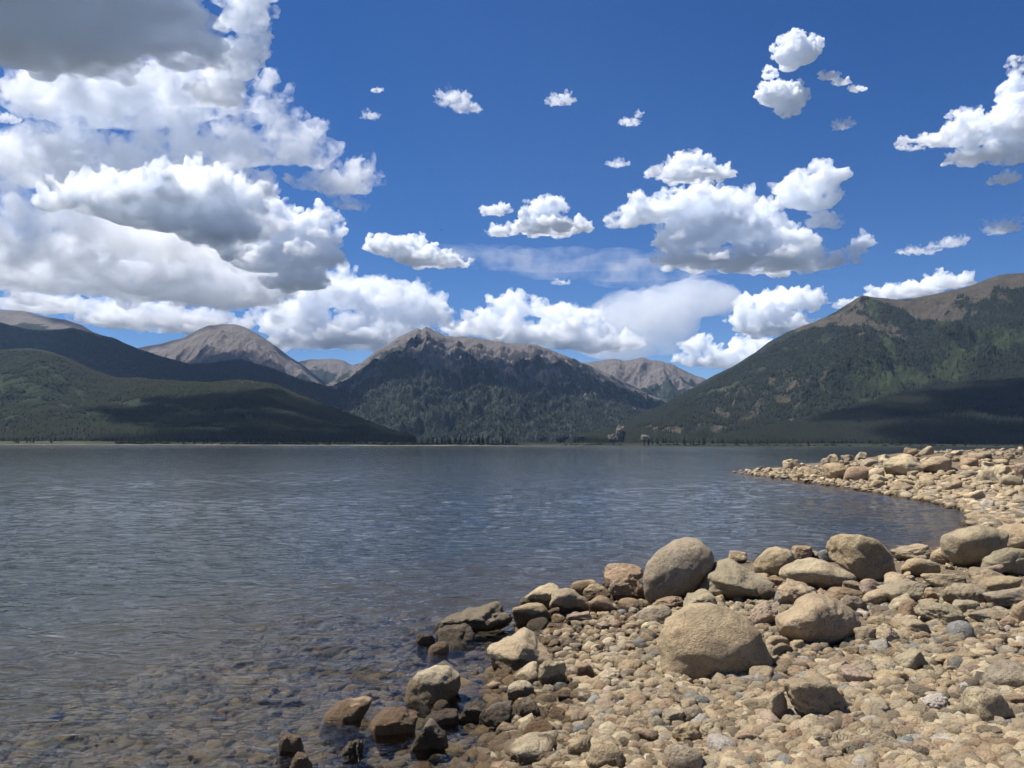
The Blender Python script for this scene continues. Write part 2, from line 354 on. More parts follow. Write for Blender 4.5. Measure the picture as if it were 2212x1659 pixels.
def shore_z(X, dist):
    return 0.045 * min(dist, 30) + 0.018 * min(max(dist - 30, 0), 300) + 0.003 * max(dist - 330, 0)

def conifer_mesh(seed):
    rs = np.random.RandomState(seed); V, F = [], []
    H = 1.0
    for k in range(9):
        z = 0.12 + 0.86 * k / 9; rad = 0.21 * (1 - k / 9.3) ** 0.85 * (0.8 + 0.4 * rs.rand())
        nb = 9; a0 = rs.rand() * 6
        for j in range(nb):
            a = a0 + j / nb * 6.283 + rs.rand() * 0.4; q = rad * (0.6 + 0.6 * rs.rand()); i0 = len(V)
            c, s = math.cos(a), math.sin(a); w = 0.07 * (1 - k / 12)
            V += [(0, 0, z + 0.10), (q * c - w * s, q * s + w * c, z - 0.03 * rs.rand()), (q * c * 1.1, q * s * 1.1, z - 0.05), (q * c + w * s, q * s - w * c, z - 0.03 * rs.rand())]
            F += [(i0, i0 + 1, i0 + 2, i0 + 3)]
    i0 = len(V); V += [(0.012, 0, 0.9), (-0.012, 0.01, 0.9), (0, -0.012, 0.9), (0, 0, 1.02)]; F += [(i0, i0 + 1, i0 + 3, i0 + 3)]
    return mesh_np('crown', np.array(V), np.array(F[:-1]), smooth=False)
def trunk_mesh(h=0.3, r=0.02):
    a = np.arange(7) / 7 * 6.283
    V = np.concatenate([np.stack([r * np.cos(a), r * np.sin(a), np.full(7, -0.03)], 1), np.stack([r * .6 * np.cos(a), r * .6 * np.sin(a), np.full(7, h)], 1)])
    F = np.array([[i, (i + 1) % 7, 7 + (i + 1) % 7, 7 + i] for i in range(7)])
    return mesh_np('trunk', V, F)
def shrub_mesh(seed):
    rs = np.random.RandomState(seed); n_ = 260
    d = rs.normal(size=(n_, 3)); d /= np.linalg.norm(d, axis=1)[:, None]; d[:, 2] = np.abs(d[:, 2])
    c = d * (0.35 + 0.65 * rs.rand(n_, 1) ** 0.4) * np.array([1, 0.8, 0.75]) * (0.8 + 0.3 * fbm(d * 2.0 + seed, 3)[:, None])
    s = 0.09 + 0.08 * rs.rand(n_, 1, 1)
    V = (c[:, None, :] + rs.normal(size=(n_, 4, 3)) * s).reshape(-1, 3); V[:, 2] = np.maximum(V[:, 2], 0)
    F = np.arange(n_ * 4).reshape(-1, 4)
    return mesh_np('foliage', V, F, smooth=False)
bark = new_mat('bark'); bark[1]['Principled BSDF'].inputs['Base Color'].default_value = (0.09, 0.065, 0.045, 1); bark = bark[0]
fm_pine = forest_material('pine_needles', (0.011, 0.017, 0.011), 1 / 4.0)
fm_will = forest_material('willow_leaves', (0.03, 0.045, 0.016), 1 / 3.0)
cm = [conifer_mesh(k) for k in range(6)]; tm = trunk_mesh(); sm = [shrub_mesh(k) for k in range(5)]
for q in cm: q.materials.append(fm_pine)
for q in sm: q.materials.append(fm_will)
tm.materials.append(bark)
SECT = [(150, 'at the far left end of the far shore'), (380, 'beside the left meadow of the far shore'), (640, 'below the wooded left hill'), (860, 'where the left hill meets the flat shore'), (1040, 'below the pointed central mountain'),
        (1260, 'below the right shoulder of the central mountain'), (1480, 'at the valley mouth'), (1720, 'below the rocky left foot of the right mountain'), (1950, 'below the dark right hill'), (9999, 'at the far right of the far shore')]
def sect(px): return next(s for lim, s in SECT if px < lim)
rt = random.Random(5)
def far_plant(kind, px, dist, h, k):
    d = ray(px, 960); X = d.x * 1500; Y = float(shore_y(np.array([X]))[0]) + dist
    e_ = bpy.data.objects.new('pine_tree' if kind == 'pine' else 'willow_shrub', None); COL.objects.link(e_)
    e_.location = (d.x * Y, Y, shore_z(X, dist) - 0.1); e_.rotation_euler = (0, 0, rt.random() * 6.28); 
    if kind == 'pine':
        e_.scale = (h * 0.9, h * 0.9, h)
        size = 'tall' if h > 13 else 'mid-sized' if h > 9 else 'short'
        e_['label'] = size + ' dark pine ' + sect(px); e_['category'] = 'tree'; e_['group'] = size + ' pines ' + sect(px)
        pa = bpy.data.objects.new('crown', cm[k % 6]); pb = bpy.data.objects.new('trunk', tm)
    else:
        e_.scale = (h * 1.4, h * 1.2, h)
        size = 'wide' if h > 4.5 else 'small'
        e_['label'] = size + ' green willow shrub ' + sect(px); e_['category'] = 'shrub'; e_['group'] = size + ' shrubs ' + sect(px)
        pa = bpy.data.objects.new('foliage', sm[k % 5]); pb = bpy.data.objects.new('stem', tm)
    for p_ in (pa, pb):
        COL.objects.link(p_); p_.parent = e_
k = 0
for lo, hi, n_, hh in ((0, 120, 12, (7, 12)), (250, 370, 8, (6, 10)), (380, 480, 22, (8, 13)), (480, 950, 62, (6, 16)), (950, 1110, 34, (8, 19)), (1390, 1530, 16, (9, 17)), (1530, 2212, 34, (7, 13)), (1180, 1330, 8, (5, 9))):
    for j in range(n_):
        k += 1; far_plant('pine', lo + (hi - lo) * (j + rt.random()) / n_, rt.uniform(25, 330), hh[0] + (hh[1] - hh[0]) * rt.random() ** 1.3, k)
for lo, hi, n_, hh in ((20, 120, 6, (2, 3.5)), (250, 365, 22, (3.5, 6)), (395, 470, 5, (2, 3.4)), (480, 700, 26, (3, 5.5)), (700, 960, 34, (3, 5.5)), (960, 1120, 14, (2.5, 4.5)), (1220, 1340, 14, (2, 4)), (1420, 1800, 24, (2, 4)), (1800, 2212, 16, (2, 4))):
    for j in range(n_):
        k += 1; far_plant('shrub', lo + (hi - lo) * (j + rt.random()) / n_, rt.uniform(28, 120), hh[0] + (hh[1] - hh[0]) * rt.random(), k)
# ------------------------------------------------------------------ haze, lake bed, beach, water
HAZE_D = 2.0e-5
bx = np.array([[x, y, z] for z in (-6.0, 1440.0) for y in (-2500.0, 14500.0) for x in (-14000.0, 14000.0)])
hz = mesh_np('haze', bx, np.array([[0, 2, 3, 1], [4, 5, 7, 6], [0, 1, 5, 4], [2, 6, 7, 3], [0, 4, 6, 2], [1, 3, 7, 5]]), smooth=False)
m, n, l = new_mat('air'); n.remove(n['Principled BSDF'])
v = n.new('ShaderNodeVolumePrincipled'); v.inputs['Color'].default_value = (0.42, 0.64, 1.0, 1); v.inputs['Density'].default_value = HAZE_D; v.inputs['Anisotropy'].default_value = 0.1
l.new(v.outputs[0], n['Material Output'].inputs['Volume'])
link('haze', hz, m, kind='stuff', label='thin blue mountain air over lake and valley')

lb = mesh_np('ground', np.array([[-13500, -2000, -4.5], [13500, -2000, -4.5], [13500, 14000, -4.5], [-13500, 14000, -4.5]]), np.array([[0, 1, 2, 3]]))
m, n, l = new_mat('lake_mud'); b = n['Principled BSDF']; b.inputs['Roughness'].default_value = 1.0
t = n.new('ShaderNodeTexNoise'); t.inputs['Scale'].default_value = 0.3; t.inputs['Detail'].default_value = 5
g = n.new('ShaderNodeNewGeometry'); l.new(g.outputs['Position'], t.inputs['Vector'])
r = n.new('ShaderNodeValToRGB'); r.color_ramp.elements[0].color = (0.05, 0.05, 0.035, 1); r.color_ramp.elements[1].color = (0.12, 0.10, 0.07, 1); l.new(t.outputs['Fac'], r.inputs[0]); l.new(r.outputs[0], b.inputs['Base Color'])
link('ground', lb, m, kind='structure', label='wide valley floor under the lake and hills')

SH = [(1090, 1659), (1082, 1610), (1110, 1560), (1128, 1530), (1080, 1490), (1085, 1440), (1150, 1385), (1215, 1320), (1300, 1262), (1400, 1228), (1550, 1212), (1700, 1203), (1850, 1192), (1990, 1176), (2045, 1152), (2100, 1125),
      (2080, 1104), (2000, 1083), (1900, 1066), (1800, 1051), (1700, 1037), (1630, 1028), (1578, 1021)]
SHORE = [on_z(px, py, 0)[:2] for px, py in SH]
tipx, tipy = SHORE[-1]
SHORE = np.array([(-2.5, -40), (-1.2, -8), (-0.35, 0.5)] + list(SHORE) + [(tipx + 3, tipy + 4), (tipx + 9, tipy + 13), (tipx + 18, tipy + 24), (tipx + 36, tipy + 36), (tipx + 90, tipy + 50), (220, tipy + 60), (220, -40)])
def shore_dist(X, Y):
    """signed distance to the waterline, positive on land"""
    P = np.stack([np.ravel(X), np.ravel(Y)], 1).astype(float); D = np.full(len(P), 1e9); ins = np.zeros(len(P), bool)
    A = SHORE; B = np.roll(SHORE, -1, 0)
    for a, b_ in zip(A, B):
        e_ = b_ - a; h = np.clip(((P - a) @ e_) / (e_ @ e_), 0, 1); D = np.minimum(D, np.hypot(*(P - a - h[:, None] * e_).T))
        c = (a[1] > P[:, 1]) != (b_[1] > P[:, 1])
        with np.errstate(divide='ignore', invalid='ignore'):
            ins ^= c & (P[:, 0] < e_[0] * (P[:, 1] - a[1]) / (e_[1] if e_[1] else 1e-9) + a[0])
    return np.where(ins, D, -D).reshape(np.shape(X))
def ground_z(X, Y):
    X = np.asarray(X, float); Y = np.asarray(Y, float); d = shore_dist(X, Y)
    q = np.stack([X.ravel() * 0.9, Y.ravel() * 0.9, np.zeros(X.size)], 1)
    nz = fbm(q, 3).reshape(X.shape)
    far = np.clip((Y - 22) / 25, 0, 1)
    zl = np.where(d < 3, 0.085 * d, 0.255 + 0.05 * (d - 3)) * (1 - far) + far * np.where(d < 10, 0.135 * d, 1.35 + 0.03 * (d - 10))
    zw = np.where(d > -0.7, 0.22 * d, np.where(d > -6, -0.154 + 0.075 * (d + 0.7), -0.55 + 0.16 * (d + 6)))
    z = np.where(d > 0, zl, zw) + nz * 0.035 * np.clip(np.abs(d) + 0.15, 0, 1) * (1 + far)
    return np.maximum(z, -3.6)
def fan(rows, u):
    U, Y = np.meshgrid(u, rows); X = U * (np.maximum(Y, 0) + 5)
    i = np.arange(U.size).reshape(U.shape)
    return X, Y, np.stack([i[:-1, :-1], i[:-1, 1:], i[1:, 1:], i[1:, :-1]], -1).reshape(-1, 4)
X, Y, F = fan(np.concatenate([np.linspace(-25, 2.4, 24), np.geomspace(2.5, 140, 430)]), np.concatenate([np.linspace(-6, -1.2, 20), np.linspace(-1.15, 1.15, 700), np.linspace(1.2, 6, 20)]))
Z = ground_z(X, Y)
Z = Z + 0.012 * fbm(np.stack([X.ravel() * 9, Y.ravel() * 9, np.zeros(X.size)], 1), 3).reshape(X.shape)
bm_ = mesh_np('beach', np.stack([X, Y, Z], -1).reshape(-1, 3), F)

def stone_nodes(m, n, l, tone_socket, gritty=1.0, wz0=0.0):
    """weathered stone: tone varied in patches, dark pits, fine grain, a wet dark band at the waterline"""
    b = n['Principled BSDF']; b.inputs['Specular IOR Level'].default_value = 0.25
    g = n.new('ShaderNodeNewGeometry')
    def noise(scale, detail=5, rough=0.6, vec=None):
        t = n.new('ShaderNodeTexNoise'); t.inputs['Scale'].default_value = scale; t.inputs['Detail'].default_value = detail; t.inputs['Roughness'].default_value = rough
        l.new(vec or g.outputs['Position'], t.inputs['Vector']); return t.outputs['Fac']
    def ramp(x, lo, hi, a=0.0, c=1.0):
        q = n.new('ShaderNodeMapRange'); q.inputs[1].default_value = lo; q.inputs[2].default_value = hi; q.inputs[3].default_value = a; q.inputs[4].default_value = c
        l.new(x, q.inputs[0]); return q.outputs[0]
    def mix(f, a, c, mode='MIX'):
        q = n.new('ShaderNodeMix'); q.data_type = 'RGBA'; q.blend_type = mode
        if isinstance(f, float): q.inputs[0].default_value = f
        else: l.new(f, q.inputs[0])
        for i, x in ((6, a), (7, c)):
            if isinstance(x, tuple): q.inputs[i].default_value = (*x, 1)
            else: l.new(x, q.inputs[i])
        return q.outputs[2]
    c = tone_socket
    c = mix(ramp(noise(5.0, 4), 0.35, 0.7, 0.0, 0.75), c, mix(1.0, c, (0.62, 0.57, 0.52), 'MULTIPLY'))
    c = mix(ramp(noise(2.2, 5, 0.7), 0.46, 0.62, 0.0, 0.8), c, mix(1.0, c, (0.68, 0.71, 0.76), 'MULTIPLY'))
    c = mix(ramp(noise(45.0, 4, 0.75), 0.5, 0.68, 0.0, 0.55 * gritty), c, mix(1.0, c, (0.55, 0.50, 0.45), 'MULTIPLY'))
    c = mix(ramp(noise(30.0, 3, 0.7), 0.38, 0.30, 0.0, 0.5), c, mix(1.0, c, (1.3, 1.25, 1.2), 'MULTIPLY'))
    c = mix(ramp(noise(95.0, 2, 0.5), 0.60, 0.66, 0.0, 0.75 * gritty), c, mix(1.0, c, (0.42, 0.37, 0.32), 'MULTIPLY'))
    sp = n.new('ShaderNodeSeparateXYZ'); l.new(g.outputs['Position'], sp.inputs[0])
    wz = n.new('ShaderNodeMath'); wz.operation = 'MULTIPLY_ADD'; l.new(noise(3.2, 5, 0.65), wz.inputs[0]); wz.inputs[1].default_value = -0.26; l.new(sp.outputs['Z'], wz.inputs[2])
    wet = ramp(wz.outputs[0], -0.005 + wz0, -0.02 + wz0)
    c = mix(wet, c, mix(1.0, c, (0.42, 0.37, 0.30), 'MULTIPLY'))
    l.new(c, b.inputs['Base Color'])
    l.new(ramp(wet, 0, 1, 0.9, 0.32), b.inputs['Roughness'])
    ck = n.new('ShaderNodeMath'); ck.operation = 'SUBTRACT'; l.new(noise(2.6, 5, 0.62), ck.inputs[0]); ck.inputs[1].default_value = 0.47
    ca_ = n.new('ShaderNodeMath'); ca_.operation = 'ABSOLUTE'; l.new(ck.outputs[0], ca_.inputs[0])
    cr_ = n.new('ShaderNodeMath'); cr_.operation = 'MULTIPLY'; l.new(ramp(ca_.outputs[0], 0.0, 0.005, 0.8, 0.0), cr_.inputs[0]); l.new(ramp(noise(1.7, 2), 0.54, 0.60), cr_.inputs[1])
    c = mix(cr_.outputs[0], c, mix(1.0, c, (0.55, 0.50, 0.45), 'MULTIPLY'))
    l.new(c, b.inputs['Base Color'])
    h1 = noise(18.0, 7, 0.72); h2 = noise(110.0, 3, 0.6)
    ad = n.new('ShaderNodeMath'); ad.operation = 'MULTIPLY_ADD'; l.new(h2, ad.inputs[0]); ad.inputs[1].default_value = 0.16; l.new(h1, ad.inputs[2])
    cb = n.new('ShaderNodeMath'); cb.operation = 'MULTIPLY_ADD'; l.new(cr_.outputs[0], cb.inputs[0]); cb.inputs[1].default_value = -0.35; l.new(ad.outputs[0], cb.inputs[2]); ad = cb
    md_ = n.new('ShaderNodeMath'); md_.operation = 'MULTIPLY_ADD'; l.new(noise(6.5, 5, 0.65), md_.inputs[0]); md_.inputs[1].default_value = 0.9; l.new(ad.outputs[0], md_.inputs[2]); ad = md_
    bp = n.new('ShaderNodeBump'); bp.inputs['Strength'].default_value = 0.9; bp.inputs['Distance'].default_value = 0.045
    l.new(ad.outputs[0], bp.inputs['Height']); l.new(bp.outputs[0], b.inputs['Normal'])
    return m
m, n, l = new_mat('beach_stone'); oi = n.new('ShaderNodeObjectInfo'); STONE = stone_nodes(m, n, l, oi.outputs['Color'])
m, n, l = new_mat('gravel_stone'); at_ = n.new('ShaderNodeAttribute'); at_.attribute_name = 'tone'; GRAVEL = stone_nodes(m, n, l, at_.outputs['Color'], 0.6, -0.05)
m, n, l = new_mat('gravel_bed'); rg_ = n.new('ShaderNodeRGB'); rg_.outputs[0].default_value = (0.19, 0.15, 0.10, 1); BED = stone_nodes(m, n, l, rg_.outputs[0], 1.4, -0.05)
link('beach', bm_, BED, kind='structure', label='gravel beach sloping into the lake')

# the lake: one closed body of clear water, its top raised in ripples
rsw = np.random.RandomState(3)
rows = np.concatenate([np.linspace(-25, 2.9, 20), np.geomspace(3, 120, 880), np.geomspace(124, 1700, 60)])
uu = np.concatenate([np.linspace(-6, -1.2, 14), np.linspace(-1.15, 1.15, 1080), np.linspace(1.2, 6, 14)])
X, Y, F = fan(rows, uu)
Hh = np.zeros(X.shape); sp_ = np.maximum(np.gradient(rows)[:, None], (np.maximum(Y, 0) + 5) * 0.003)
calm = 0.8 + 0.5 * fbm(np.stack([X.ravel() / 9, Y.ravel() / 14, np.zeros(X.size)], 1), 3).reshape(X.shape)
for k in range(64):
    lam = 0.12 * (9.0 ** rsw.rand()); th = R(90) + R(38) * rsw.normal(); kk = 2 * np.pi / lam
    am = 0.0034 * lam ** 0.72 * (0.5 + rsw.rand())
    att = np.clip((lam / sp_ - 2.5) / 3, 0, 1)
    wob = rsw.rand() * 6.28
    Hh += am * att * np.sin(kk * (X * math.cos(th) + Y * math.sin(th)) + wob + 1.5 * np.sin(X * 0.35 + Y * 0.22 + k))
near = np.clip((-shore_dist(X, Y)) / 0.8, 0.45, 1)
Hh *= calm * near * (Y > 0)
V = np.stack([X, Y, Hh], -1).reshape(-1, 3)
nr, nc = X.shape; idx = np.arange(nr * nc).reshape(nr, nc)
rim = np.concatenate([idx[0, :], idx[1:, -1], idx[-1, -2::-1], idx[-2:0:-1, 0]])
Vb = V[rim].copy(); Vb[:, 2] = -4.2
ctr = np.array([[0, 800, -4.2]]); b0 = len(V); k = len(rim); j = np.arange(k); j2 = (j + 1) % k
skirt = np.stack([rim[j], b0 + j, b0 + j2, rim[j2]], -1)
cap = np.stack([b0 + j2, b0 + j, np.full(k, b0 + k), np.full(k, b0 + k)], -1)
wm = bpy.data.meshes.new('lake_water')
wm = mesh_np('lake_water', np.concatenate([V, Vb]), np.concatenate([F, skirt]))
bm2 = bmesh.new(); bm2.from_mesh(wm); bm2.verts.ensure_lookup_table(); bm2.faces.new([bm2.verts[b0 + i] for i in range(k)][::-1]); bm2.to_mesh(wm); bm2.free()
m, n, l = new_mat('lake_water'); n.remove(n['Principled BSDF']); out = n['Material Output']
g = n.new('ShaderNodeNewGeometry')
mp = n.new('ShaderNodeMapping'); mp.inputs['Scale'].default_value = (0.62, 1.0, 1.0); l.new(g.outputs['Position'], mp.inputs['Vector'])
def wnoise(scale, detail, rough, dist=0.0):
    t = n.new('ShaderNodeTexNoise'); t.inputs['Scale'].default_value = scale; t.inputs['Detail'].default_value = detail; t.inputs['Roughness'].default_value = rough; t.inputs['Distortion'].default_value = dist
    l.new(mp.outputs[0], t.inputs['Vector']); return t.outputs['Fac']
def bump(h, dist, strength, prev=None):
    q = n.new('ShaderNodeBump'); q.inputs['Distance'].default_value = dist; q.inputs['Strength'].default_value = 1.0
    l.new(h, q.inputs['Height'])
    if isinstance(strength, float): q.inputs['Strength'].default_value = strength
    else: l.new(strength, q.inputs['Strength'])
    if prev: l.new(prev, q.inputs['Normal'])
    return q.outputs[0]
gust = n.new('ShaderNodeTexNoise'); gust.inputs['Scale'].default_value = 0.02; gust.inputs['Detail'].default_value = 4; l.new(mp.outputs[0], gust.inputs['Vector'])
gr = n.new('ShaderNodeMapRange'); l.new(gust.outputs['Fac'], gr.inputs[0]); gr.inputs[1].default_value = 0.35; gr.inputs[2].default_value = 0.65; gr.inputs[3].default_value = 0.35; gr.inputs[4].default_value = 1.0
ln = n.new('ShaderNodeVectorMath'); ln.operation = 'LENGTH'; l.new(g.outputs['Position'], ln.inputs[0])
calm_ = n.new('ShaderNodeMapRange'); l.new(ln.outputs['Value'], calm_.inputs[0]); calm_.inputs[1].default_value = 8; calm_.inputs[2].default_value = 150; calm_.inputs[3].default_value = 1.0; calm_.inputs[4].default_value = 0.6
rgh = n.new('ShaderNodeMapRange'); l.new(ln.outputs['Value'], rgh.inputs[0]); rgh.inputs[1].default_value = 20; rgh.inputs[2].default_value = 500; rgh.inputs[3].default_value = 0.03; rgh.inputs[4].default_value = 0.10
N1 = bump(wnoise(1.3, 3, 0.55, 0.3), 0.05, gr.outputs[0])
N2 = bump(wnoise(5.5, 3, 0.55, 0.4), 0.036, calm_.outputs[0], N1)
fr = n.new('ShaderNodeFresnel'); fr.inputs['IOR'].default_value = 1.333; l.new(N2, fr.inputs['Normal'])
gl = n.new('ShaderNodeBsdfGlossy'); l.new(rgh.outputs[0], gl.inputs['Roughness']); l.new(N2, gl.inputs['Normal'])
tr = n.new('ShaderNodeBsdfTransparent'); tr.inputs['Color'].default_value = (0.93, 0.96, 0.97, 1)
ms = n.new('ShaderNodeMixShader'); l.new(fr.outputs[0], ms.inputs[0]); l.new(tr.outputs[0], ms.inputs[1]); l.new(gl.outputs[0], ms.inputs[2]); l.new(ms.outputs[0], out.inputs['Surface'])
va = n.new('ShaderNodeVolumeAbsorption'); va.inputs['Color'].default_value = (0.48, 0.54, 0.50, 1); va.inputs['Density'].default_value = 0.45
vs = n.new('ShaderNodeVolumeScatter'); vs.inputs['Color'].default_value = (0.50, 0.56, 0.66, 1); vs.inputs['Density'].default_value = 0.06
av = n.new('ShaderNodeAddShader'); l.new(va.outputs[0], av.inputs[0]); l.new(vs.outputs[0], av.inputs[1]); l.new(av.outputs[0], out.inputs['Volume'])
link('lake_water', wm, m, kind='structure', label='rippled clear lake water')
# ------------------------------------------------------------------ stones
def stone_shape(V0, seed, planes=12, p=7.0, lump=0.07, fine=0.02, flatb=0.0):
    """radius of a smoothed polyhedron of random planes, plus lumps; V0 unit directions"""
    rs = np.random.RandomState(seed)
    N = rs.normal(size=(planes, 3)); N /= np.linalg.norm(N, axis=1)[:, None]
    N = np.concatenate([N, [[1, 0, 0], [-1, 0, 0], [0, 1, 0], [0, -1, 0], [0, 0, 1], [0, 0, -1]]])
    d = np.concatenate([0.72 + 0.3 * rs.rand(planes), np.full(6, 1.12 if p < 15 else 0.98)])
    s = np.clip(V0 @ N.T, 0, None) / d
    r = (s ** p).sum(1) ** (-1 / p)
    q = V0 * 1.0 + seed * 1.37
    r = r * (1 + lump * fbm(q * 1.7, 3) + fine * fbm(q * 6.0, 4, gain=0.6))
    P = V0 * r[:, None]
    lo, hi = P.min(0), P.max(0)
    return (P - (lo + hi) / 2) / ((hi - lo) / 2)
def ground_hit(px, py):
    d = ray(px, py); t = np.geomspace(3.2, 120, 500); X = d.x * t; Y = t; Zr = CAM_Z + d.z * t; g_ = np.maximum(ground_z(X, Y), -0.01)
    k = np.argmax(Zr < g_)
    if Zr[k] >= g_[k]: k = len(t) - 1
    k = max(k, 1); a = Zr[k - 1] - g_[k - 1]; b_ = g_[k] - Zr[k]
    return t[k - 1] + (t[k] - t[k - 1]) * a / max(a + b_, 1e-9)
STYLE = {'r': (8, 3.4, 0.07, 0.014), 'e': (5, 2.7, 0.045, 0.008), 'a': (10, 18.0, 0.10, 0.04), 'b': (12, 7.0, 0.09, 0.016), 's': (8, 22.0, 0.08, 0.03), 'l': (12, 6.0, 0.2, 0.07)}
TONES = {'tan': (0.435, 0.342, 0.215), 'pale': (0.52, 0.43, 0.28), 'grey': (0.37, 0.31, 0.21), 'dark': (0.20, 0.165, 0.115), 'brown': (0.36, 0.26, 0.165), 'pink': (0.40, 0.305, 0.225), 'blue': (0.25, 0.245, 0.215), 'white': (0.50, 0.45, 0.37)}
rk = random.Random(11)
def jit(c, a=0.06):
    k = 1 + rk.uniform(-a, a); return (c[0] * k * (1 + rk.uniform(-.02, .02)), c[1] * k, c[2] * k * (1 + rk.uniform(-.04, .04)), 1)
ALLROCKS = []
CA, CR, C4, C2, C3, C5 = (1106, 1106, .5), (881, 1152, .3064), (1670, 1388, .2451), (0, 1106, .5), (1016.5, 1388, .2451), (474.4, 1388, .3064)
OUTLINE = {
 'egg-shaped boulder leaning': (CA, [(553,270),(570,215),(610,175),(660,150),(710,120),(770,112),(825,125),(860,165),(876,215),(870,255),(830,300),(780,340),(720,375),(660,390),(620,410),(585,390),(560,340)]),
 'largest round pitted dome': (CA, [(620,570),(635,520),(670,470),(720,435),(790,410),(870,405),(950,412),(1010,440),(1050,500),(1085,560),(1110,610),(1100,640),(1040,665),(960,680),(860,690),(780,700),(700,725),(665,715),(635,660)]),
 'wide tan boulder with a ridged': (CA, [(1120,465),(1165,435),(1230,375),(1300,355),(1370,362),(1440,390),(1500,430),(1532,480),(1520,515),(1480,550),(1420,570),(1330,580),(1240,590),(1190,560),(1140,520)]),
 'tall tan boulder sloping': (CA, [(1380,180),(1388,120),(1420,92),(1470,84),(1530,100),(1600,145),(1650,185),(1676,240),(1665,270),(1620,295),(1560,305),(1490,295),(1430,250),(1390,215)]),
 'smooth grey egg boulder with': (CA, [(1868,165),(1880,100),(1930,65),(2000,55),(2080,62),(2145,85),(2130,150),(2110,200),(2060,235),(2000,250),(1940,235),(1890,205)]),
 'round grey boulder with a dark hollow': (CA, [(2020,255),(2035,200),(2080,160),(2150,148),(2230,155),(2250,230),(2210,272),(2150,265),(2080,250)]),
 'broad smooth grey boulder': (CA, [(755,370),(800,320),(850,260),(900,222),(960,208),(1020,235),(1070,270),(1120,300),(1090,330),(1060,370),(1000,385),(920,395),(820,392)]),
 'rounded tan boulder at the waterline': (CA, [(1042,235),(1060,190),(1100,158),(1150,148),(1200,160),(1236,195),(1200,225),(1160,255),(1140,282),(1090,272),(1050,262)]),
 'pale smooth low boulder': (CA, [(1165,290),(1190,240),(1240,208),(1300,200),(1360,208),(1430,240),(1480,280),(1470,305),(1410,320),(1340,335),(1250,320),(1180,310)]),
 'rough lumpy tan boulder': (CA, [(1140,400),(1150,340),(1180,315),(1250,305),(1310,330),(1318,350),(1240,385),(1190,425),(1150,425)]),
 'wedge-shaped grey rock': (CA, [(720,415),(760,370),(820,342),(860,345),(900,375),(940,405),(900,420),(820,425),(750,440)]),
 'flat-topped tan slab tilted': (CA, [(1636,165),(1700,155),(1785,137),(1796,170),(1796,200),(1740,205),(1680,213),(1650,195)]),
 'big flat-topped tan boulder': (CR, [(562,800),(690,760),(830,693),(910,750),(1000,830),(1040,880),(1000,920),(850,960),(700,1000),(650,990),(590,920),(562,870)]),
 'large angular tan rock': (C4, [(60,310),(200,290),(400,270),(500,330),(560,410),(640,500),(700,580),(640,650),(540,710),(420,700),(330,690),(200,590),(110,480),(60,400)]),
 'blunt pale boulder standing': (C4, [(1690,520),(1720,420),(1800,380),(1900,390),(1980,450),(2060,550),(2080,620),(2000,660),(1880,690),(1830,745),(1720,720),(1695,640)]),
 'dry pale cap': (C2, [(1750,790),(1770,720),(1810,680),(1880,662),(1940,668),(1985,710),(1988,750),(1960,790),(1900,815),(1830,815)]),
 'largest tan boulder of the left': (CR, [(990,480),(1030,410),(1110,380),(1180,400),(1250,450),(1290,500),(1270,560),(1180,585),(1080,580),(1010,550)]),
 'oblong pale pitted': (C3, [(297,930),(340,890),(450,860),(620,825),(700,840),(760,900),(740,950),(640,990),(540,1030),(430,1090),(310,1080),(298,1000)]),
 'long dark wet ledge': (CR, [(100,700),(150,640),(250,590),(400,555),(520,540),(620,485),(690,490),(735,560),(735,620),(640,650),(500,660),(380,660),(260,690),(160,720)]),
 'wet cone-shaped': (C5, [(1340,700),(1400,650),(1430,590),(1460,545),(1500,545),(1540,590),(1600,640),(1620,690),(1580,730),(1480,755),(1380,745)]),
 'barely breaking': (C5, [(690,540),(800,440),(920,395),(1020,380),(1075,410),(1050,470),(960,560),(850,565)]),
 'low wet brown rock left of the cone': (C5, [(1040,580),(1120,510),(1220,475),(1320,470),(1395,520),(1390,600),(1330,650),(1230,660),(1100,630)]),
}
def fit_outline(P, poly, cx, cy, mpp):
    """give the stone the side view of the outline (metres about its middle), keeping its own depth"""
    Q = np.array([((x - cx) * mpp, (cy - y) * mpp) for x, y in poly]); n_ = 180
    th = (np.arange(n_) + .5) / n_ * 2 * np.pi - np.pi; D = np.stack([np.cos(th), np.sin(th)], 1)
    rp = np.zeros(n_)
    for a, b_ in zip(Q, np.roll(Q, -1, 0)):
        e_ = b_ - a; det = D[:, 0] * -e_[1] + D[:, 1] * e_[0]
        with np.errstate(divide='ignore', invalid='ignore'):
            t = (a[0] * -e_[1] + a[1] * e_[0]) / det; u = (D[:, 0] * a[1] - D[:, 1] * a[0]) / det
        ok = (u >= -1e-6) & (u <= 1 + 1e-6) & (t > 0); rp = np.where(ok, np.maximum(rp, t), rp)
    ang = np.arctan2(P[:, 2], P[:, 0]); r = np.hypot(P[:, 0], P[:, 2]); k = ((ang + np.pi) / (2 * np.pi) * n_).astype(int) % n_
    rs_ = np.zeros(n_); np.maximum.at(rs_, k, r)
    rs_ = np.max([np.roll(rs_, j) for j in range(-4, 5)], 0); rs_ = np.mean([np.roll(rs_, j) for j in range(-3, 4)], 0)
    ks = np.array([1, 2, 3, 2, 1.]) / 9
    f = rp / np.maximum(rs_, 1e-6); f = sum(w * np.roll(f, j - 2) for j, w in enumerate(ks))
    ff = np.interp((ang + np.pi) / (2 * np.pi) * n_ - .5, np.arange(-1, n_ + 1), np.concatenate([[f[-1]], f, [f[0]]]))
    P = P.copy(); P[:, 0] *= ff; P[:, 2] *= ff
    return P
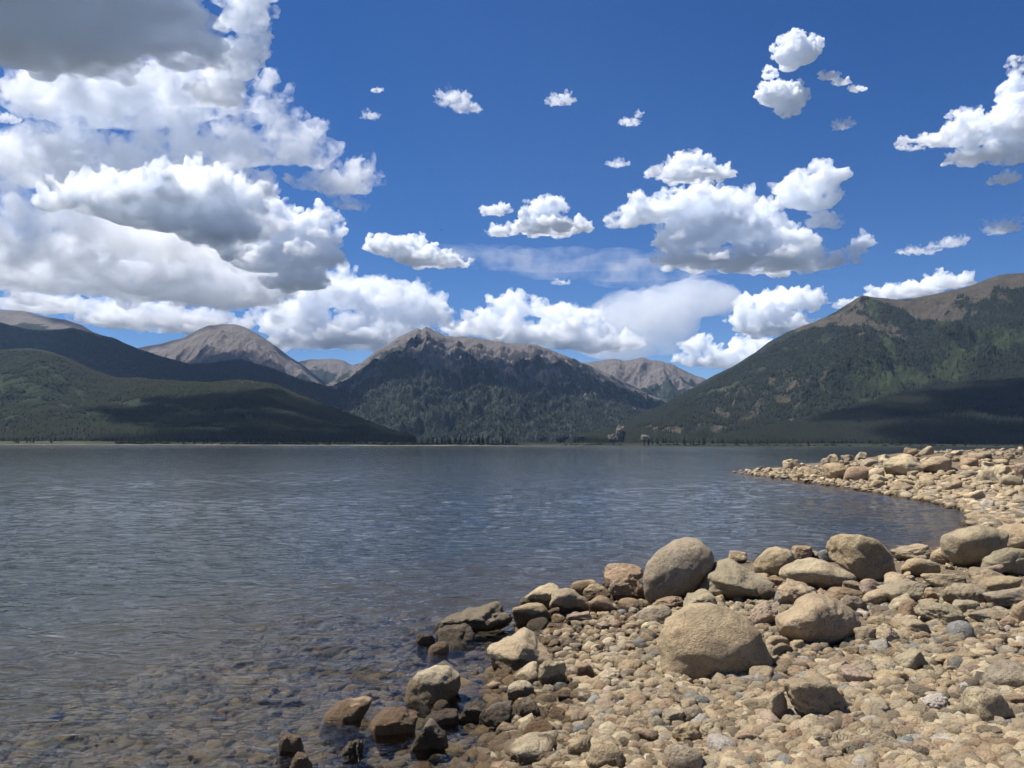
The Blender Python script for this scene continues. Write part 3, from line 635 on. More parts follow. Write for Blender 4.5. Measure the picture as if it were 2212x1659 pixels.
def boulder(box, style, tone, seed, tilt=0.0, deep=0.85, name='boulder', label=None, sub=None, sink=0.0, lift=0.0):
    x0, x1, y0, y1 = box
    cx, cy, w, h = (x0 + x1) / 2, (y0 + y1) / 2, x1 - x0, y1 - y0
    Yc = ground_hit(cx, min(y1 - h * 0.04, 1690))
    rx = w / 2 * Yc / FPX; ry = min(rx, 1.15 * h / 2 * Yc / FPX + 0.35 * rx) * deep
    Yo = Yc + ry * 0.7; rx = w / 2 * Yo / FPX
    el = math.atan2(cy - 961, FPX); sn, cs = math.sin(el), math.cos(el)
    H = h / 2 * Yo / FPX * 1.0
    rz = math.sqrt(max((H) ** 2 - (ry * sn) ** 2, (0.45 * H) ** 2)) / cs
    c = at(cx, cy, Yo)
    g_ = float(ground_z(np.array([c.x]), np.array([c.y]))[0])
    if not tilt: tilt = rk.uniform(-13, 13)
    V0, F0 = ICO[5 if w > 45 else 4]
    pl, p, lu, fi = STYLE[style]
    P = stone_shape(V0, seed, pl, p, lu, fi)
    if tilt:
        ct, st = math.cos(R(tilt)), math.sin(R(tilt))
        P = P * np.array([1, 1, 0.72 if abs(tilt) > 13 else 0.85])
        P = np.stack([P[:, 0] * ct - P[:, 2] * st, P[:, 1], P[:, 0] * st + P[:, 2] * ct], 1)
        lo, hi = P.min(0), P.max(0); P = (P - (lo + hi) / 2) / ((hi - lo) / 2)
    P = P * np.array([rx, ry, rz])
    for key, (cr, pts) in OUTLINE.items():
        if label and key in label:
            P = fit_outline(P, [(cr[0] + cr[2] * a, cr[1] + cr[2] * b_) for a, b_ in pts], cx, cy, Yo / FPX); rz = -P[:, 2].min()
    gap = (c.z - rz) - (g_ - 0.12 * rz)
    if gap > 0: P[:, 2] = np.where(P[:, 2] < 0, P[:, 2] * (1 + gap / rz), P[:, 2])
    dsh = float(shore_dist(np.array([c.x]), np.array([c.y]))[0])
    if dsh < 0.05 and not any(label and k_ in label for k_ in OUTLINE):      # standing in the lake: broad below the waterline, down to the bed
        top = c.z + rz; bot = min(g_ - 0.04, c.z - rz); P = P * np.array([1.12, 1.12, (top - bot) / 2 / rz]); c = Vector((c.x, c.y, (top + bot) / 2))
    me = mesh_np(name, P, F0)
    o = link(name, me, STONE); o.location = c
    o.color = jit(TONES[tone]); o['category'] = 'rock'
    ALLROCKS.append((o, cx, cy, w, h, tone, style, label))
    return o
HERO = [
 # box (x0,x1,y0,y1) in photo pixels, style, tone, tilt, label
 ((1381, 1543, 1162, 1311), 'e', 'grey', 38, 'smooth grey-tan egg-shaped boulder leaning to the right at the water'),
 ((1416, 1661, 1306, 1470), 'r', 'tan', 0, 'largest round pitted dome boulder sitting in the gravel'),
 ((1666, 1871, 1279, 1402), 'r', 'tan', 15, 'wide tan boulder with a ridged top right of the largest dome boulder'),
 ((1796, 1943, 1148, 1260), 'b', 'tan', -32, 'tall tan boulder sloping down to the right in the back row'),
 ((2041, 2178, 1133, 1232), 'e', 'grey', 14, 'smooth grey egg boulder with a shaded underside near the bay'),
 ((2161, 2260, 1132, 1190), 'e', 'tan', 20, 'pale smooth boulder cut by the edge behind the grey egg boulder'),
 ((2116, 2235, 1180, 1246), 'r', 'grey', 10, 'round grey boulder with a dark hollow in front of the grey egg boulder'),
 ((1483, 1671, 1208, 1305), 'b', 'grey', -14, 'broad smooth grey boulder right of the leaning egg boulder'),
 ((1627, 1728, 1180, 1248), 'r', 'tan', 20, 'rounded tan boulder at the waterline with a cracked front'),
 ((1708, 1758, 1178, 1210), 'a', 'brown', 0, 'small brown block poking up at the waterline'),
 ((1686, 1848, 1206, 1276), 'e', 'pale', -12, 'pale smooth low boulder in the middle of the back row'),
 ((1676, 1768, 1258, 1320), 'l', 'tan', 0, 'rough lumpy tan boulder in front of the pale smooth boulder'),
 ((1464, 1578, 1276, 1330), 'a', 'grey', -20, 'wedge-shaped grey rock just behind the largest dome boulder'),
 ((1921, 2004, 1174, 1214), 's', 'tan', 14, 'flat-topped tan slab tilted beside the tall sloping boulder'),
 ((1304, 1388, 1218, 1270), 'a', 'brown', 0, 'squarish brown block standing in the water left of the egg boulder'),
 ((1314, 1394, 1238, 1304), 'l', 'brown', 0, 'rough brown boulder touching the left side of the egg boulder'),
 ((1235, 1287, 1252, 1284), 'r', 'tan', 0, 'small tan rock at the waterline of the left cluster'),
 ((1258, 1318, 1260, 1298), 'b', 'tan', 20, 'tan rock wedged between the brown boulder and the rounded cluster'),
 ((1184, 1277, 1266, 1335), 'b', 'tan', -14, 'largest tan boulder of the left waterside cluster'),
 ((1273, 1328, 1286, 1333), 'r', 'brown', 0, 'rounded brown stone right of the largest cluster boulder'),
 ((1335, 1381, 1292, 1324), 'e', 'brown', -10, 'small smooth brown egg stone left of the leaning boulder foot'),
 ((1129, 1214, 1264, 1318), 'a', 'pale', 24, 'pale cracked rock standing behind the squat block in the water'),
 ((1111, 1186, 1303, 1352), 'b', 'tan', 0, 'squat tan block at the tip of the left cluster'),
 ((910, 1108, 1299, 1374), 'l', 'dark', 6, 'long dark wet ledge in the lake rising to a dry peak at its right end'),
 ((949, 1022, 1349, 1393), 'a', 'dark', 0, 'dark wet rock in front of the long ledge'),
 ((902, 938, 1366, 1393), 'r', 'dark', 0, 'small round wet rock at the left end of the ledge'),
 ((925, 967, 1387, 1417), 'r', 'brown', 0, 'small brown wet rock glinting above the pale capped boulder'),
 ((1140, 1182, 1335, 1362), 'e', 'dark', 0, 'small dark oval wet stone in front of the squat block'),
 ((1222, 1278, 1320, 1353), 's', 'pink', 14, 'reddish flat stone at the edge of the left cluster'),
 ((1179, 1208, 1313, 1342), 'a', 'brown', 0, None),
 ((1181, 1220, 1345, 1368), 'b', 'brown', 0, None),
 ((1405, 1476, 1288, 1322), 'l', 'brown', 14, 'knobbly dark brown rock under the leaning egg boulder'),
 ((1375, 1454, 1310, 1353), 'b', 'grey', 10, 'grey flat-faced rock left of the largest dome boulder'),
 ((1052, 1202, 1362, 1462), 'a', 'tan', -12, 'big flat-topped tan boulder half wet at the water edge'),
 ((1108, 1168, 1434, 1490), 'b', 'pale', 16, 'pale rounded rock leaning on the cracked stone beside the flat-topped boulder'),
 ((1160, 1222, 1425, 1494), 'l', 'pale', 0, 'cracked pale rock with a dark split on its left'),
 ((1099, 1152, 1473, 1523), 'r', 'pale', 12, 'pale rock below the cracked stone with a wet left side'),
 ((873, 997, 1436, 1520), 'r', 'pale', 0, 'round boulder in the shallows with a dry pale cap'),
 ((1088, 1204, 1588, 1662), 'b', 'pale', 8, 'oblong pale pitted boulder at the near water edge'),
 ((1164, 1206, 1624, 1660), 'a', 'grey', 0, None),
 ((1226, 1276, 1594, 1655), 'r', 'tan', 30, 'smooth upright tan stone right of the oblong pitted boulder'),
 ((1262, 1351, 1600, 1680), 'b', 'tan', 0, 'blunt tan boulder at the bottom beside the upright stone'),
 ((1190, 1231, 1636, 1672), 'a', 'tan', 0, None),
 ((1365, 1430, 1570, 1619), 'b', 'brown', -20, 'brown rounded rock below the slanting flat stone'),
 ((1453, 1517, 1558, 1615), 'l', 'tan', 10, 'rough tan rock above the veined grey boulder'),
 ((1434, 1515, 1610, 1690), 'r', 'grey', 0, 'veined grey-white boulder in the near gravel'),
 ((1416, 1466, 1484, 1532), 'a', 'tan', 0, 'pointed tan rock below the largest dome boulder'),
 ((1431, 1483, 1532, 1571), 'a', 'grey', 12, 'three-sided grey rock below the pointed tan rock'),
 ((1333, 1408, 1546, 1594), 's', 'tan', 24, 'slanting flat tan stone in the near gravel'),
 ((1243, 1284, 1432, 1477), 'a', 'brown', 0, 'pointed brown rock left of the pale rough slab'),
 ((1283, 1342, 1447, 1489), 'l', 'pale', 14, 'pale rough slab in the gravel left of the dome boulder'),
 ((1169, 1205, 1503, 1531), 'r', 'dark', 0, None),
 ((1205, 1237, 1498, 1525), 'b', 'dark', 0, None),
 ((1039, 1103, 1519, 1582), 'b', 'dark', 0, 'wet brown knob standing in the near shallows'),
 ((1114, 1166, 1510, 1567), 'a', 'dark', 36, 'dark wet rock slanting up from the mud'),
 ((996, 1048, 1520, 1560), 'a', 'dark', -30, 'dark wet wedge beside the brown knob in the shallows'),
 ((792, 904, 1530, 1595), 'a', 'brown', 8, 'low wet brown rock left of the cone in the shallows'),
 ((884, 973, 1552, 1626), 'a', 'dark', 0, 'wet cone-shaped rock standing in the shallows'),
 ((915, 988, 1536, 1569), 's', 'dark', 0, 'flat wet rock behind the cone-shaped rock'),
 ((684, 806, 1504, 1568), 'b', 'brown', 14, 'broad brown rock barely breaking the water surface'),
 ((605, 657, 1583, 1621), 'b', 'brown', 0, 'small wet rock alone at left in the shallows'),
 ((622, 673, 1622, 1659), 'b', 'brown', 18, 'reddish wet rock at the near left of the shallows'),
 ((736, 790, 1597, 1626), 'l', 'dark', 0, 'low dark wet rock between the lone rock and the cone'),
 ((930, 972, 1509, 1529), 'r', 'dark', 0, None),
 ((1946, 2023, 1206, 1250), 'r', 'tan', 0, 'rounded tan rock below the tilted flat-topped slab'),
 ((1908, 1979, 1238, 1283), 'b', 'tan', 0, 'tan rock at the foot of the tall sloping boulder'),
 ((1905, 1996, 1255, 1312), 'a', 'grey', 20, 'dark-sided grey rock with a steep face among tan stones'),
 ((1857, 1911, 1250, 1294), 'r', 'pink', 0, 'pinkish round stone below the tall sloping boulder'),
 ((1865, 1922, 1272, 1311), 'e', 'tan', 0, 'smooth tan oval stone below the pinkish round stone'),
 ((1786, 1868, 1267, 1305), 'r', 'brown', -16, 'brown oval rock behind the wide tan boulder'),
 ((1821, 1861, 1254, 1280), 'b', 'tan', 0, None),
 ((1988, 2081, 1238, 1268), 'b', 'tan', 0, 'long low tan rock below the grey egg boulder'),
 ((2095, 2182, 1226, 1268), 'b', 'tan', -10, 'tan rock below the round boulder with a dark hollow'),
 ((2111, 2205, 1244, 1294), 'b', 'tan', 6, 'broad tan rock with a flat top at the right'),
 ((2038, 2117, 1261, 1312), 'a', 'grey', 0, 'angular grey-tan rock with a dark right face'),
 ((1944, 1989, 1292, 1342), 'r', 'brown', 0, 'round brown stone among the angular stones at right'),
 ((1984, 2078, 1298, 1358), 'a', 'grey', -14, 'grey-green angular rock right of the round brown stone'),
 ((2054, 2113, 1296, 1332), 'b', 'grey', 0, None),
 ((1934, 2003, 1338, 1378), 'b', 'tan', 0, 'tan block below the round brown stone'),
 ((2049, 2100, 1342, 1388), 'e', 'blue', 0, 'dark blue-grey cone-shaped stone in the right gravel'),
 ((2090, 2184, 1318, 1349), 's', 'grey', 4, 'long flat slab lying at the right'),
 ((2128, 2220, 1267, 1318), 's', 'grey', 16, 'tilted slab leaning above the long flat slab'),
 ((2188, 2250, 1292, 1358), 'r', 'tan', 0, 'rounded rock cut by the right edge beside the long slab'),
 ((1885, 1943, 1347, 1394), 'a', 'pale', -24, 'pale angular rock with sharp edges right of the wide tan boulder'),
 ((1847, 1891, 1354, 1394), 'a', 'grey', 0, None),
 ((1873, 1924, 1331, 1364), 'b', 'tan', 12, None),
 ((1662, 1712, 1388, 1427), 'b', 'grey', 0, 'squarish grey stone between the two largest boulders'),
 ((1649, 1711, 1371, 1402), 'r', 'tan', 6, 'flat oval stone lying behind the squarish grey stone'),
 ((1618, 1678, 1301, 1363), 'l', 'pink', 20, 'lumpy pinkish stone between the dome and wide boulders'),
 ((1637, 1678, 1259, 1299), 'r', 'dark', 0, 'small dark grey stone below the broad grey boulder'),
 ((2014, 2060, 1177, 1221), 'r', 'tan', 16, 'tan stone tucked left of the grey egg boulder'),
 ((1768, 1806, 1187, 1215), 'r', 'blue', 0, 'bluish stone peeping out left of the tall sloping boulder'),
 ((1680, 1843, 1452, 1562), 'a', 'tan', -24, 'large angular tan rock with a flat face leaning over a dark gap'),
 ((1662, 1702, 1491, 1562), 'a', 'grey', 8, 'upright grey rock left of the dark gap'),
 ((2129, 2235, 1432, 1502), 'r', 'grey', 10, 'dark-sided smooth grey boulder cut by the right edge'),
 ((2082, 2182, 1480, 1573), 'b', 'pale', -14, 'blunt pale boulder standing in the lower right gravel'),
 ((1815, 1883, 1441, 1487), 'a', 'pink', 12, 'pinkish angular rock above the large leaning rock'),
 ((1887, 1950, 1445, 1482), 'b', 'tan', 0, 'flat-topped tan stone with a shaded front in the right gravel'),
 ((1988, 2054, 1499, 1543), 'l', 'white', 8, 'whitish rough rock left of the blunt pale boulder'),
 ((2002, 2067, 1588, 1624), 'r', 'white', 6, 'grey-white rounded stone in the lower right gravel'),
 ((2036, 2096, 1626, 1666), 'r', 'tan', 0, 'tan rounded stone at the bottom right'),
 ((1855, 1901, 1547, 1579), 'e', 'white', 24, 'light grey smooth oval stone right of the large leaning rock'),
 ((1836, 1867, 1535, 1564), 'r', 'tan', 0, None),
 ((1694, 1741, 1602, 1637), 'r', 'tan', 0, None),
 ((1789, 1824, 1611, 1640), 'a', 'tan', 0, None),
 ((1929, 1969, 1555, 1585), 'r', 'pink', 0, 'pinkish rounded stone in the lower right gravel'),
 ((2132, 2192, 1551, 1577), 'b', 'blue', 0, 'bluish speckled stone at the foot of the blunt pale boulder'),
 ((1865, 1915, 1418, 1445), 'e', 'pale', 0, 'pale oval stone in the gravel below the pale angular rock'),
 ((1938, 2003, 1402, 1457), 'a', 'grey', 30, 'grey rock with a sharp upper corner in the right gravel'),
 ((2018, 2103, 1406, 1439), 'b', 'tan', 10, None),
 ((2163, 2225, 1500, 1544), 'a', 'brown', -10, 'brown angular rock right of the blunt pale boulder'),
 ((1752, 1809, 1577, 1620), 'a', 'grey', 0, 'grey broken rock below the large leaning rock'),
 ((2116, 2162, 1572, 1609), 'a', 'dark', 0, 'dark grey angular stone below the bluish speckled stone'),
 # stones of the far spit
 ((1908, 1988, 980, 1034), 'b', 'pale', 10, 'largest pale boulder on the spit across the bay'),
 ((1985, 2062, 985, 1026), 'r', 'tan', -10, 'rounded tan boulder right of the largest pale spit boulder'),
 ((1868, 1910, 1010, 1040), 'b', 'pale', 0, 'pale conical stone left of the largest spit boulder'),
 ((1828, 1872, 1008, 1042), 'r', 'brown', 0, 'round brown boulder on the spit'),
 ((1782, 1832, 1000, 1038), 'b', 'tan', 0, 'tan boulder left of the round brown spit boulder'),
 ((2190, 2240, 1000, 1040), 'a', 'pink', 0, 'pinkish block cut by the right edge on the spit'),
]
for i, (box, st_, tone, tilt, lab) in enumerate(HERO):
    boulder(box, st_, tone, 100 + i * 3, tilt, label=lab)

# smaller stones, each its own object, then the gravel
CMESH = []
for k in range(30):
    st_ = 'rabalbsaba'[k % 10]; pl, p, lu, fi = STYLE[st_]
    P = stone_shape(ICO[4][0], 900 + k * 5, pl, p, lu, fi) * np.array([1.0, 0.72 + 0.25 * rk.random(), 0.55 + 0.32 * rk.random()])
    me = mesh_np('cobble', P, ICO[4][1]); me.materials.append(STONE); CMESH.append((me, st_))
def project(P):
    q = CAM_M.transposed() @ (Vector(P) - Vector((0, 0, CAM_Z)))
    return PW / 2 + FPX * q.x / -q.z, PH / 2 - FPX * q.y / -q.z
rocks_xy = [(o.location.x, o.location.y, w * o.location.y / FPX / 2) for o, cx, cy, w, h, *_ in ALLROCKS]
TW = ['tan'] * 9 + ['pale'] * 4 + ['grey'] * 6 + ['brown'] * 5 + ['pink'] * 2 + ['dark', 'blue', 'white']
placed = []
def scatter(n_, pxr, pyr, szr, zone, name='cobble'):
    tries = 0; c = 0
    while c < n_ and tries < n_ * 40:
        tries += 1
        px, py = rk.uniform(*pxr), rk.uniform(*pyr)
        Yc = ground_hit(px, py); X_ = ray(px, py).x * Yc
        d = float(shore_dist(np.array([X_]), np.array([Yc]))[0])
        s = (szr[0] + (szr[1] - szr[0]) * rk.random() ** 2.2) / 2
        if zone == 'land' and d < 0.05: continue
        if zone == 'water' and not (-2.6 < d < 0.1): continue
        if any((X_ - a) ** 2 + (Yc - b_) ** 2 < (r_ * 0.85 + s * 0.8) ** 2 for a, b_, r_ in rocks_xy): continue
        rocks_xy.append((X_, Yc, s)); c += 1
        me, st_ = rk.choice(CMESH)
        o = bpy.data.objects.new(name, me); COL.objects.link(o)
        g_ = float(ground_z(np.array([X_]), np.array([Yc]))[0])
        o.location = (X_, Yc, g_ + s * 0.3); o.scale = (s, s, s * rk.uniform(0.8, 1.2)); o.rotation_euler = (rk.uniform(-.5, .5), rk.uniform(-.5, .5), rk.uniform(0, 6.28))
        tone = rk.choice(TW if Yc < 24 else ['tan', 'tan', 'pale', 'grey', 'brown']) if zone == 'land' else rk.choice(['brown', 'tan', 'dark', 'grey'])
        o.color = jit(TONES[tone], 0.1); o['category'] = 'stone'
        cx, cy = project(o.location); w = 2 * s * FPX / Yc
        ALLROCKS.append((o, cx, cy, w, w * .7, tone, st_, None))
scatter(205, (1120, 2212), (1310, 1659), (0.08, 0.19), 'land')
scatter(36, (1560, 2212), (1200, 1340), (0.12, 0.3), 'land')
scatter(22, (500, 1120), (1400, 1655), (0.08, 0.22), 'water')
scatter(125, (1600, 2212), (955, 1062), (0.34, 0.85), 'land', 'boulder')
scatter(34, (1900, 2212), (1030, 1120), (0.2, 0.5), 'land')

# labels for the stones that have none of their own yet: colour, shape, and which named boulder they lie by
LM = [(cx, cy, w, lab) for o, cx, cy, w, h, tone, st_, lab in ALLROCKS if lab]
SHORT = {}
SHAPE = {'r': 'rounded', 'e': 'smooth oval', 'a': 'angular', 'b': 'blunt', 's': 'slab-like', 'l': 'lumpy'}
TN = {'tan': 'tan', 'pale': 'pale', 'grey': 'grey', 'dark': 'dark', 'brown': 'brown', 'pink': 'pinkish', 'blue': 'bluish', 'white': 'whitish'}
MARK = [(1462, 1240, 'the leaning egg boulder'), (1538, 1390, 'the largest dome boulder'), (1768, 1340, 'the wide tan boulder'), (1870, 1205, 'the tall sloping boulder'), (2110, 1183, 'the grey egg boulder'), (1127, 1410, 'the flat-topped boulder'),
        (935, 1478, 'the pale-capped boulder'), (1145, 1625, 'the oblong pitted boulder'), (1475, 1650, 'the veined grey boulder'), (1760, 1507, 'the large leaning rock'), (2132, 1526, 'the blunt pale boulder'), (2137, 1333, 'the long flat slab'),
        (1370, 1570, 'the slanting flat stone'), (1948, 1007, 'the largest spit boulder'), (1600, 1022, 'the tip of the spit'), (2180, 985, 'the high right end of the spit'), (928, 1590, 'the wet cone rock'), (1230, 1300, 'the left waterside cluster'), (1970, 1316, 'the round brown stone'), (2075, 1365, 'the blue-grey cone stone'), (2050, 1060, 'the head of the bay'), (1970, 1430, 'the sharp-cornered grey rock')]
ORD = ['', 'second ', 'third ', 'fourth ', 'fifth ', 'sixth ', 'seventh ', 'eighth ', 'ninth ', 'tenth ']
from collections import defaultdict
keyed = defaultdict(list)
for rec in ALLROCKS:
    o, cx, cy, w, h, tone, st_, lab = rec
    if lab: o['label'] = lab; continue
    mx_, my_, mn = min(MARK, key=lambda q: (q[0] - cx) ** 2 + ((q[1] - cy) * 2.0) ** 2)
    dx, dy = cx - mx_, (cy - my_) * 2.0
    rel = ('right of ' if dx > 0 else 'left of ') if abs(dx) > abs(dy) else ('in front of ' if dy > 0 else 'behind ')
    kind = 'boulder' if o.name.startswith('boulder') else 'cobble'
    keyed[(TN[tone], SHAPE[st_], kind, rel + mn)].append((math.hypot(dx, dy), o))
for (tn, shp, kind, where), lst in keyed.items():
    lst.sort(key=lambda q: q[0])
    for k, (dd, o) in enumerate(lst):
        o['label'] = (('nearest ' if len(lst) > 1 and k == 0 else ORD[min(k, 9)] + ('nearest ' if k else '')) + f'{tn} {shp} {kind} {where}')
for rec in ALLROCKS:
    o, cy = rec[0], rec[2]
    o['group'] = ('boulders on the spit' if cy < 1062 else 'boulders along the near shore') if o.name.startswith('boulder') else 'cobbles on the beach'

def pebbles(name, n_, pxr, pyr, szr, seed, label, sub=1, zone=(0.0, 99.0), pw=3.0, flat=1.0, wts=None):
    rs = np.random.RandomState(seed)
    M = np.array(CAM_M)
    px = rs.uniform(*pxr, n_); py = rs.uniform(*pyr, n_)
    d = np.stack([(px - PW / 2) / FPX, -(py - PH / 2) / FPX, -np.ones(n_)], 1) @ M.T; d = d / d[:, 1:2]
    t = np.full(n_, 0.0); zz = np.full(n_, 0.2)
    for _ in range(6):
        t = np.clip((zz - CAM_Z) / np.minimum(d[:, 2], -1e-3), 2.5, 95); zz = 0.5 * zz + 0.5 * ground_z(d[:, 0] * t, t)
    X = d[:, 0] * t; Y = t; dist = shore_dist(X, Y); Z = ground_z(X, Y)
    ok = (dist > zone[0]) & (dist < zone[1]); X, Y, Z = X[ok], Y[ok], Z[ok]; k = len(X)
    s = (szr[0] + (szr[1] - szr[0]) * rs.rand(k) ** pw) / 2
    V0, F0 = ICO[sub]; nv = len(V0)
    T_ = []
    for q in range(20):
        pl, p, lu, fi = STYLE['abablsarba'[q % 10]]
        T_.append(stone_shape(V0, 2000 + q * 7, pl, p, lu, fi) * np.array([1, .65 + .3 * rs.rand(), (.5 + .4 * rs.rand()) * flat]))
    T_ = np.array(T_); which = rs.randint(0, 20, k)
    A = rs.normal(size=(k, 3)) * np.array([0.35, 0.35, 0]) + np.array([0, 0, 1]); A /= np.linalg.norm(A, axis=1)[:, None]
    a = rs.rand(k) * 6.283; h = np.stack([np.cos(a), np.sin(a), np.zeros(k)], 1)
    ux = h - (h * A).sum(1)[:, None] * A; ux /= np.linalg.norm(ux, axis=1)[:, None]; uy = np.cross(A, ux)
    Rm = np.stack([ux, uy, A], -1)
    V = np.einsum('kij,kvj->kvi', Rm, T_[which] * s[:, None, None]) + np.stack([X, Y, Z + s * 0.10], 1)[:, None, :]
    F = (np.arange(k)[:, None, None] * nv + F0).reshape(-1, 3)
    me = mesh_np(name, V.reshape(-1, 3), F)
    tn = np.array([TONES[q] for q in ('tan', 'pale', 'grey', 'brown', 'pink', 'dark', 'blue', 'white')])
    c = 0.93 * tn[rs.choice(8, k, p=wts or [.33, .13, .26, .14, .03, .07, .02, .02])] * (1 + 0.16 * rs.normal(size=(k, 1))).clip(.6, 1.4)
    c4 = np.concatenate([c, np.ones((k, 1))], 1)
    ca = me.color_attributes.new('tone', 'FLOAT_COLOR', 'POINT'); ca.data.foreach_set('color', np.repeat(c4, nv, 0).astype(np.float32).ravel())
    link(name, me, GRAVEL, kind='stuff', label=label)
pebbles('gravel', 9800, (1060, 2240), (1290, 1690), (0.03, 0.15), 21, 'loose tan gravel covering the near beach', sub=2, pw=1.9)
pebbles('gravel', 34000, (1060, 2240), (1200, 1690), (0.012, 0.045), 22, 'fine grit and pebbles between the beach stones', sub=1)
pebbles('gravel', 14000, (1570, 2300), (940, 1135), (0.1, 0.42), 23, 'flat stones and rubble covering the spit', sub=2, pw=2.2, flat=0.7)
pebbles('gravel', 7500, (0, 1300), (1330, 1690), (0.03, 0.2), 24, 'stones lying on the lake bed in the shallows', sub=1, flat=0.6, zone=(-3.5, 0.05), wts=[.3, .06, .22, .25, .04, .1, .02, .01])

pebbles('gravel', 16000, (2236, 3300), (1180, 1900), (0.03, 0.17), 31, 'loose gravel of the beach further right', sub=1, pw=2.0)
pebbles('gravel', 9000, (900, 2240), (1688, 2000), (0.025, 0.14), 32, 'loose gravel of the beach close to the viewer', sub=1, pw=2.0)
pebbles('gravel', 170, (2380, 3300), (1150, 1700), (0.15, 0.5), 33, 'boulders scattered on the beach further right', sub=2, pw=2.6)
pebbles('gravel', 9000, (2298, 3200), (950, 1185), (0.12, 0.6), 34, 'rubble on the inland side of the spit', sub=1, pw=2.2, flat=0.8)
pebbles('gravel', 5000, (-700, 0), (1330, 1800), (0.03, 0.15), 35, 'stones on the lake bed further left', sub=1, zone=(-3.5, 0.05), wts=[.3, .06, .22, .25, .04, .1, .02, .01], flat=0.6)

# rock knobs at the mouth of the valley
m, n, l = new_mat('outcrop_rock'); b = n['Principled BSDF']; b.inputs['Roughness'].default_value = 0.95
g = n.new('ShaderNodeNewGeometry'); t = n.new('ShaderNodeTexNoise'); t.inputs['Scale'].default_value = 0.16; t.inputs['Detail'].default_value = 6; t.inputs['Roughness'].default_value = 0.7; l.new(g.outputs['Position'], t.inputs['Vector'])
r = n.new('ShaderNodeValToRGB'); l.new(t.outputs['Fac'], r.inputs[0]); r.color_ramp.elements[0].position = 0.42; r.color_ramp.elements[0].color = (0.045, 0.045, 0.032, 1); r.color_ramp.elements[1].position = 0.58; r.color_ramp.elements[1].color = (0.125, 0.108, 0.09, 1)
l.new(r.outputs[0], b.inputs['Base Color'])
for i, (px, py, w, h, lb_) in enumerate(((1341, 931, 24, 34, 'tall grey rock knob at the left foot of the right mountain'), (1322, 944, 22, 16, 'low rock shoulder left of the tall rock knob'), (1214, 943, 34, 13, 'pale rock outcrop low in the valley mouth'), (1255, 944, 24, 9, 'small pale outcrop between the pale outcrop and the rock knob'), (1172, 946, 20, 8, 'smallest pale outcrop at the left of the valley mouth'), (1395, 943, 26, 12, 'broken rock outcrop right of the tall rock knob'))):
    Yo = 2250; P = stone_shape(ICO[4][0], 700 + i, 12, 9.0, 0.3, 0.16) * np.array([w * .45, w * .45, h * .7]) * Yo / FPX
    o = link('rock_outcrop', mesh_np('rock_outcrop', P, ICO[4][1]), m, label=lb_, category='rock outcrop', group='rock outcrops at the valley mouth'); o.location = at(px, py + h * .3, Yo)
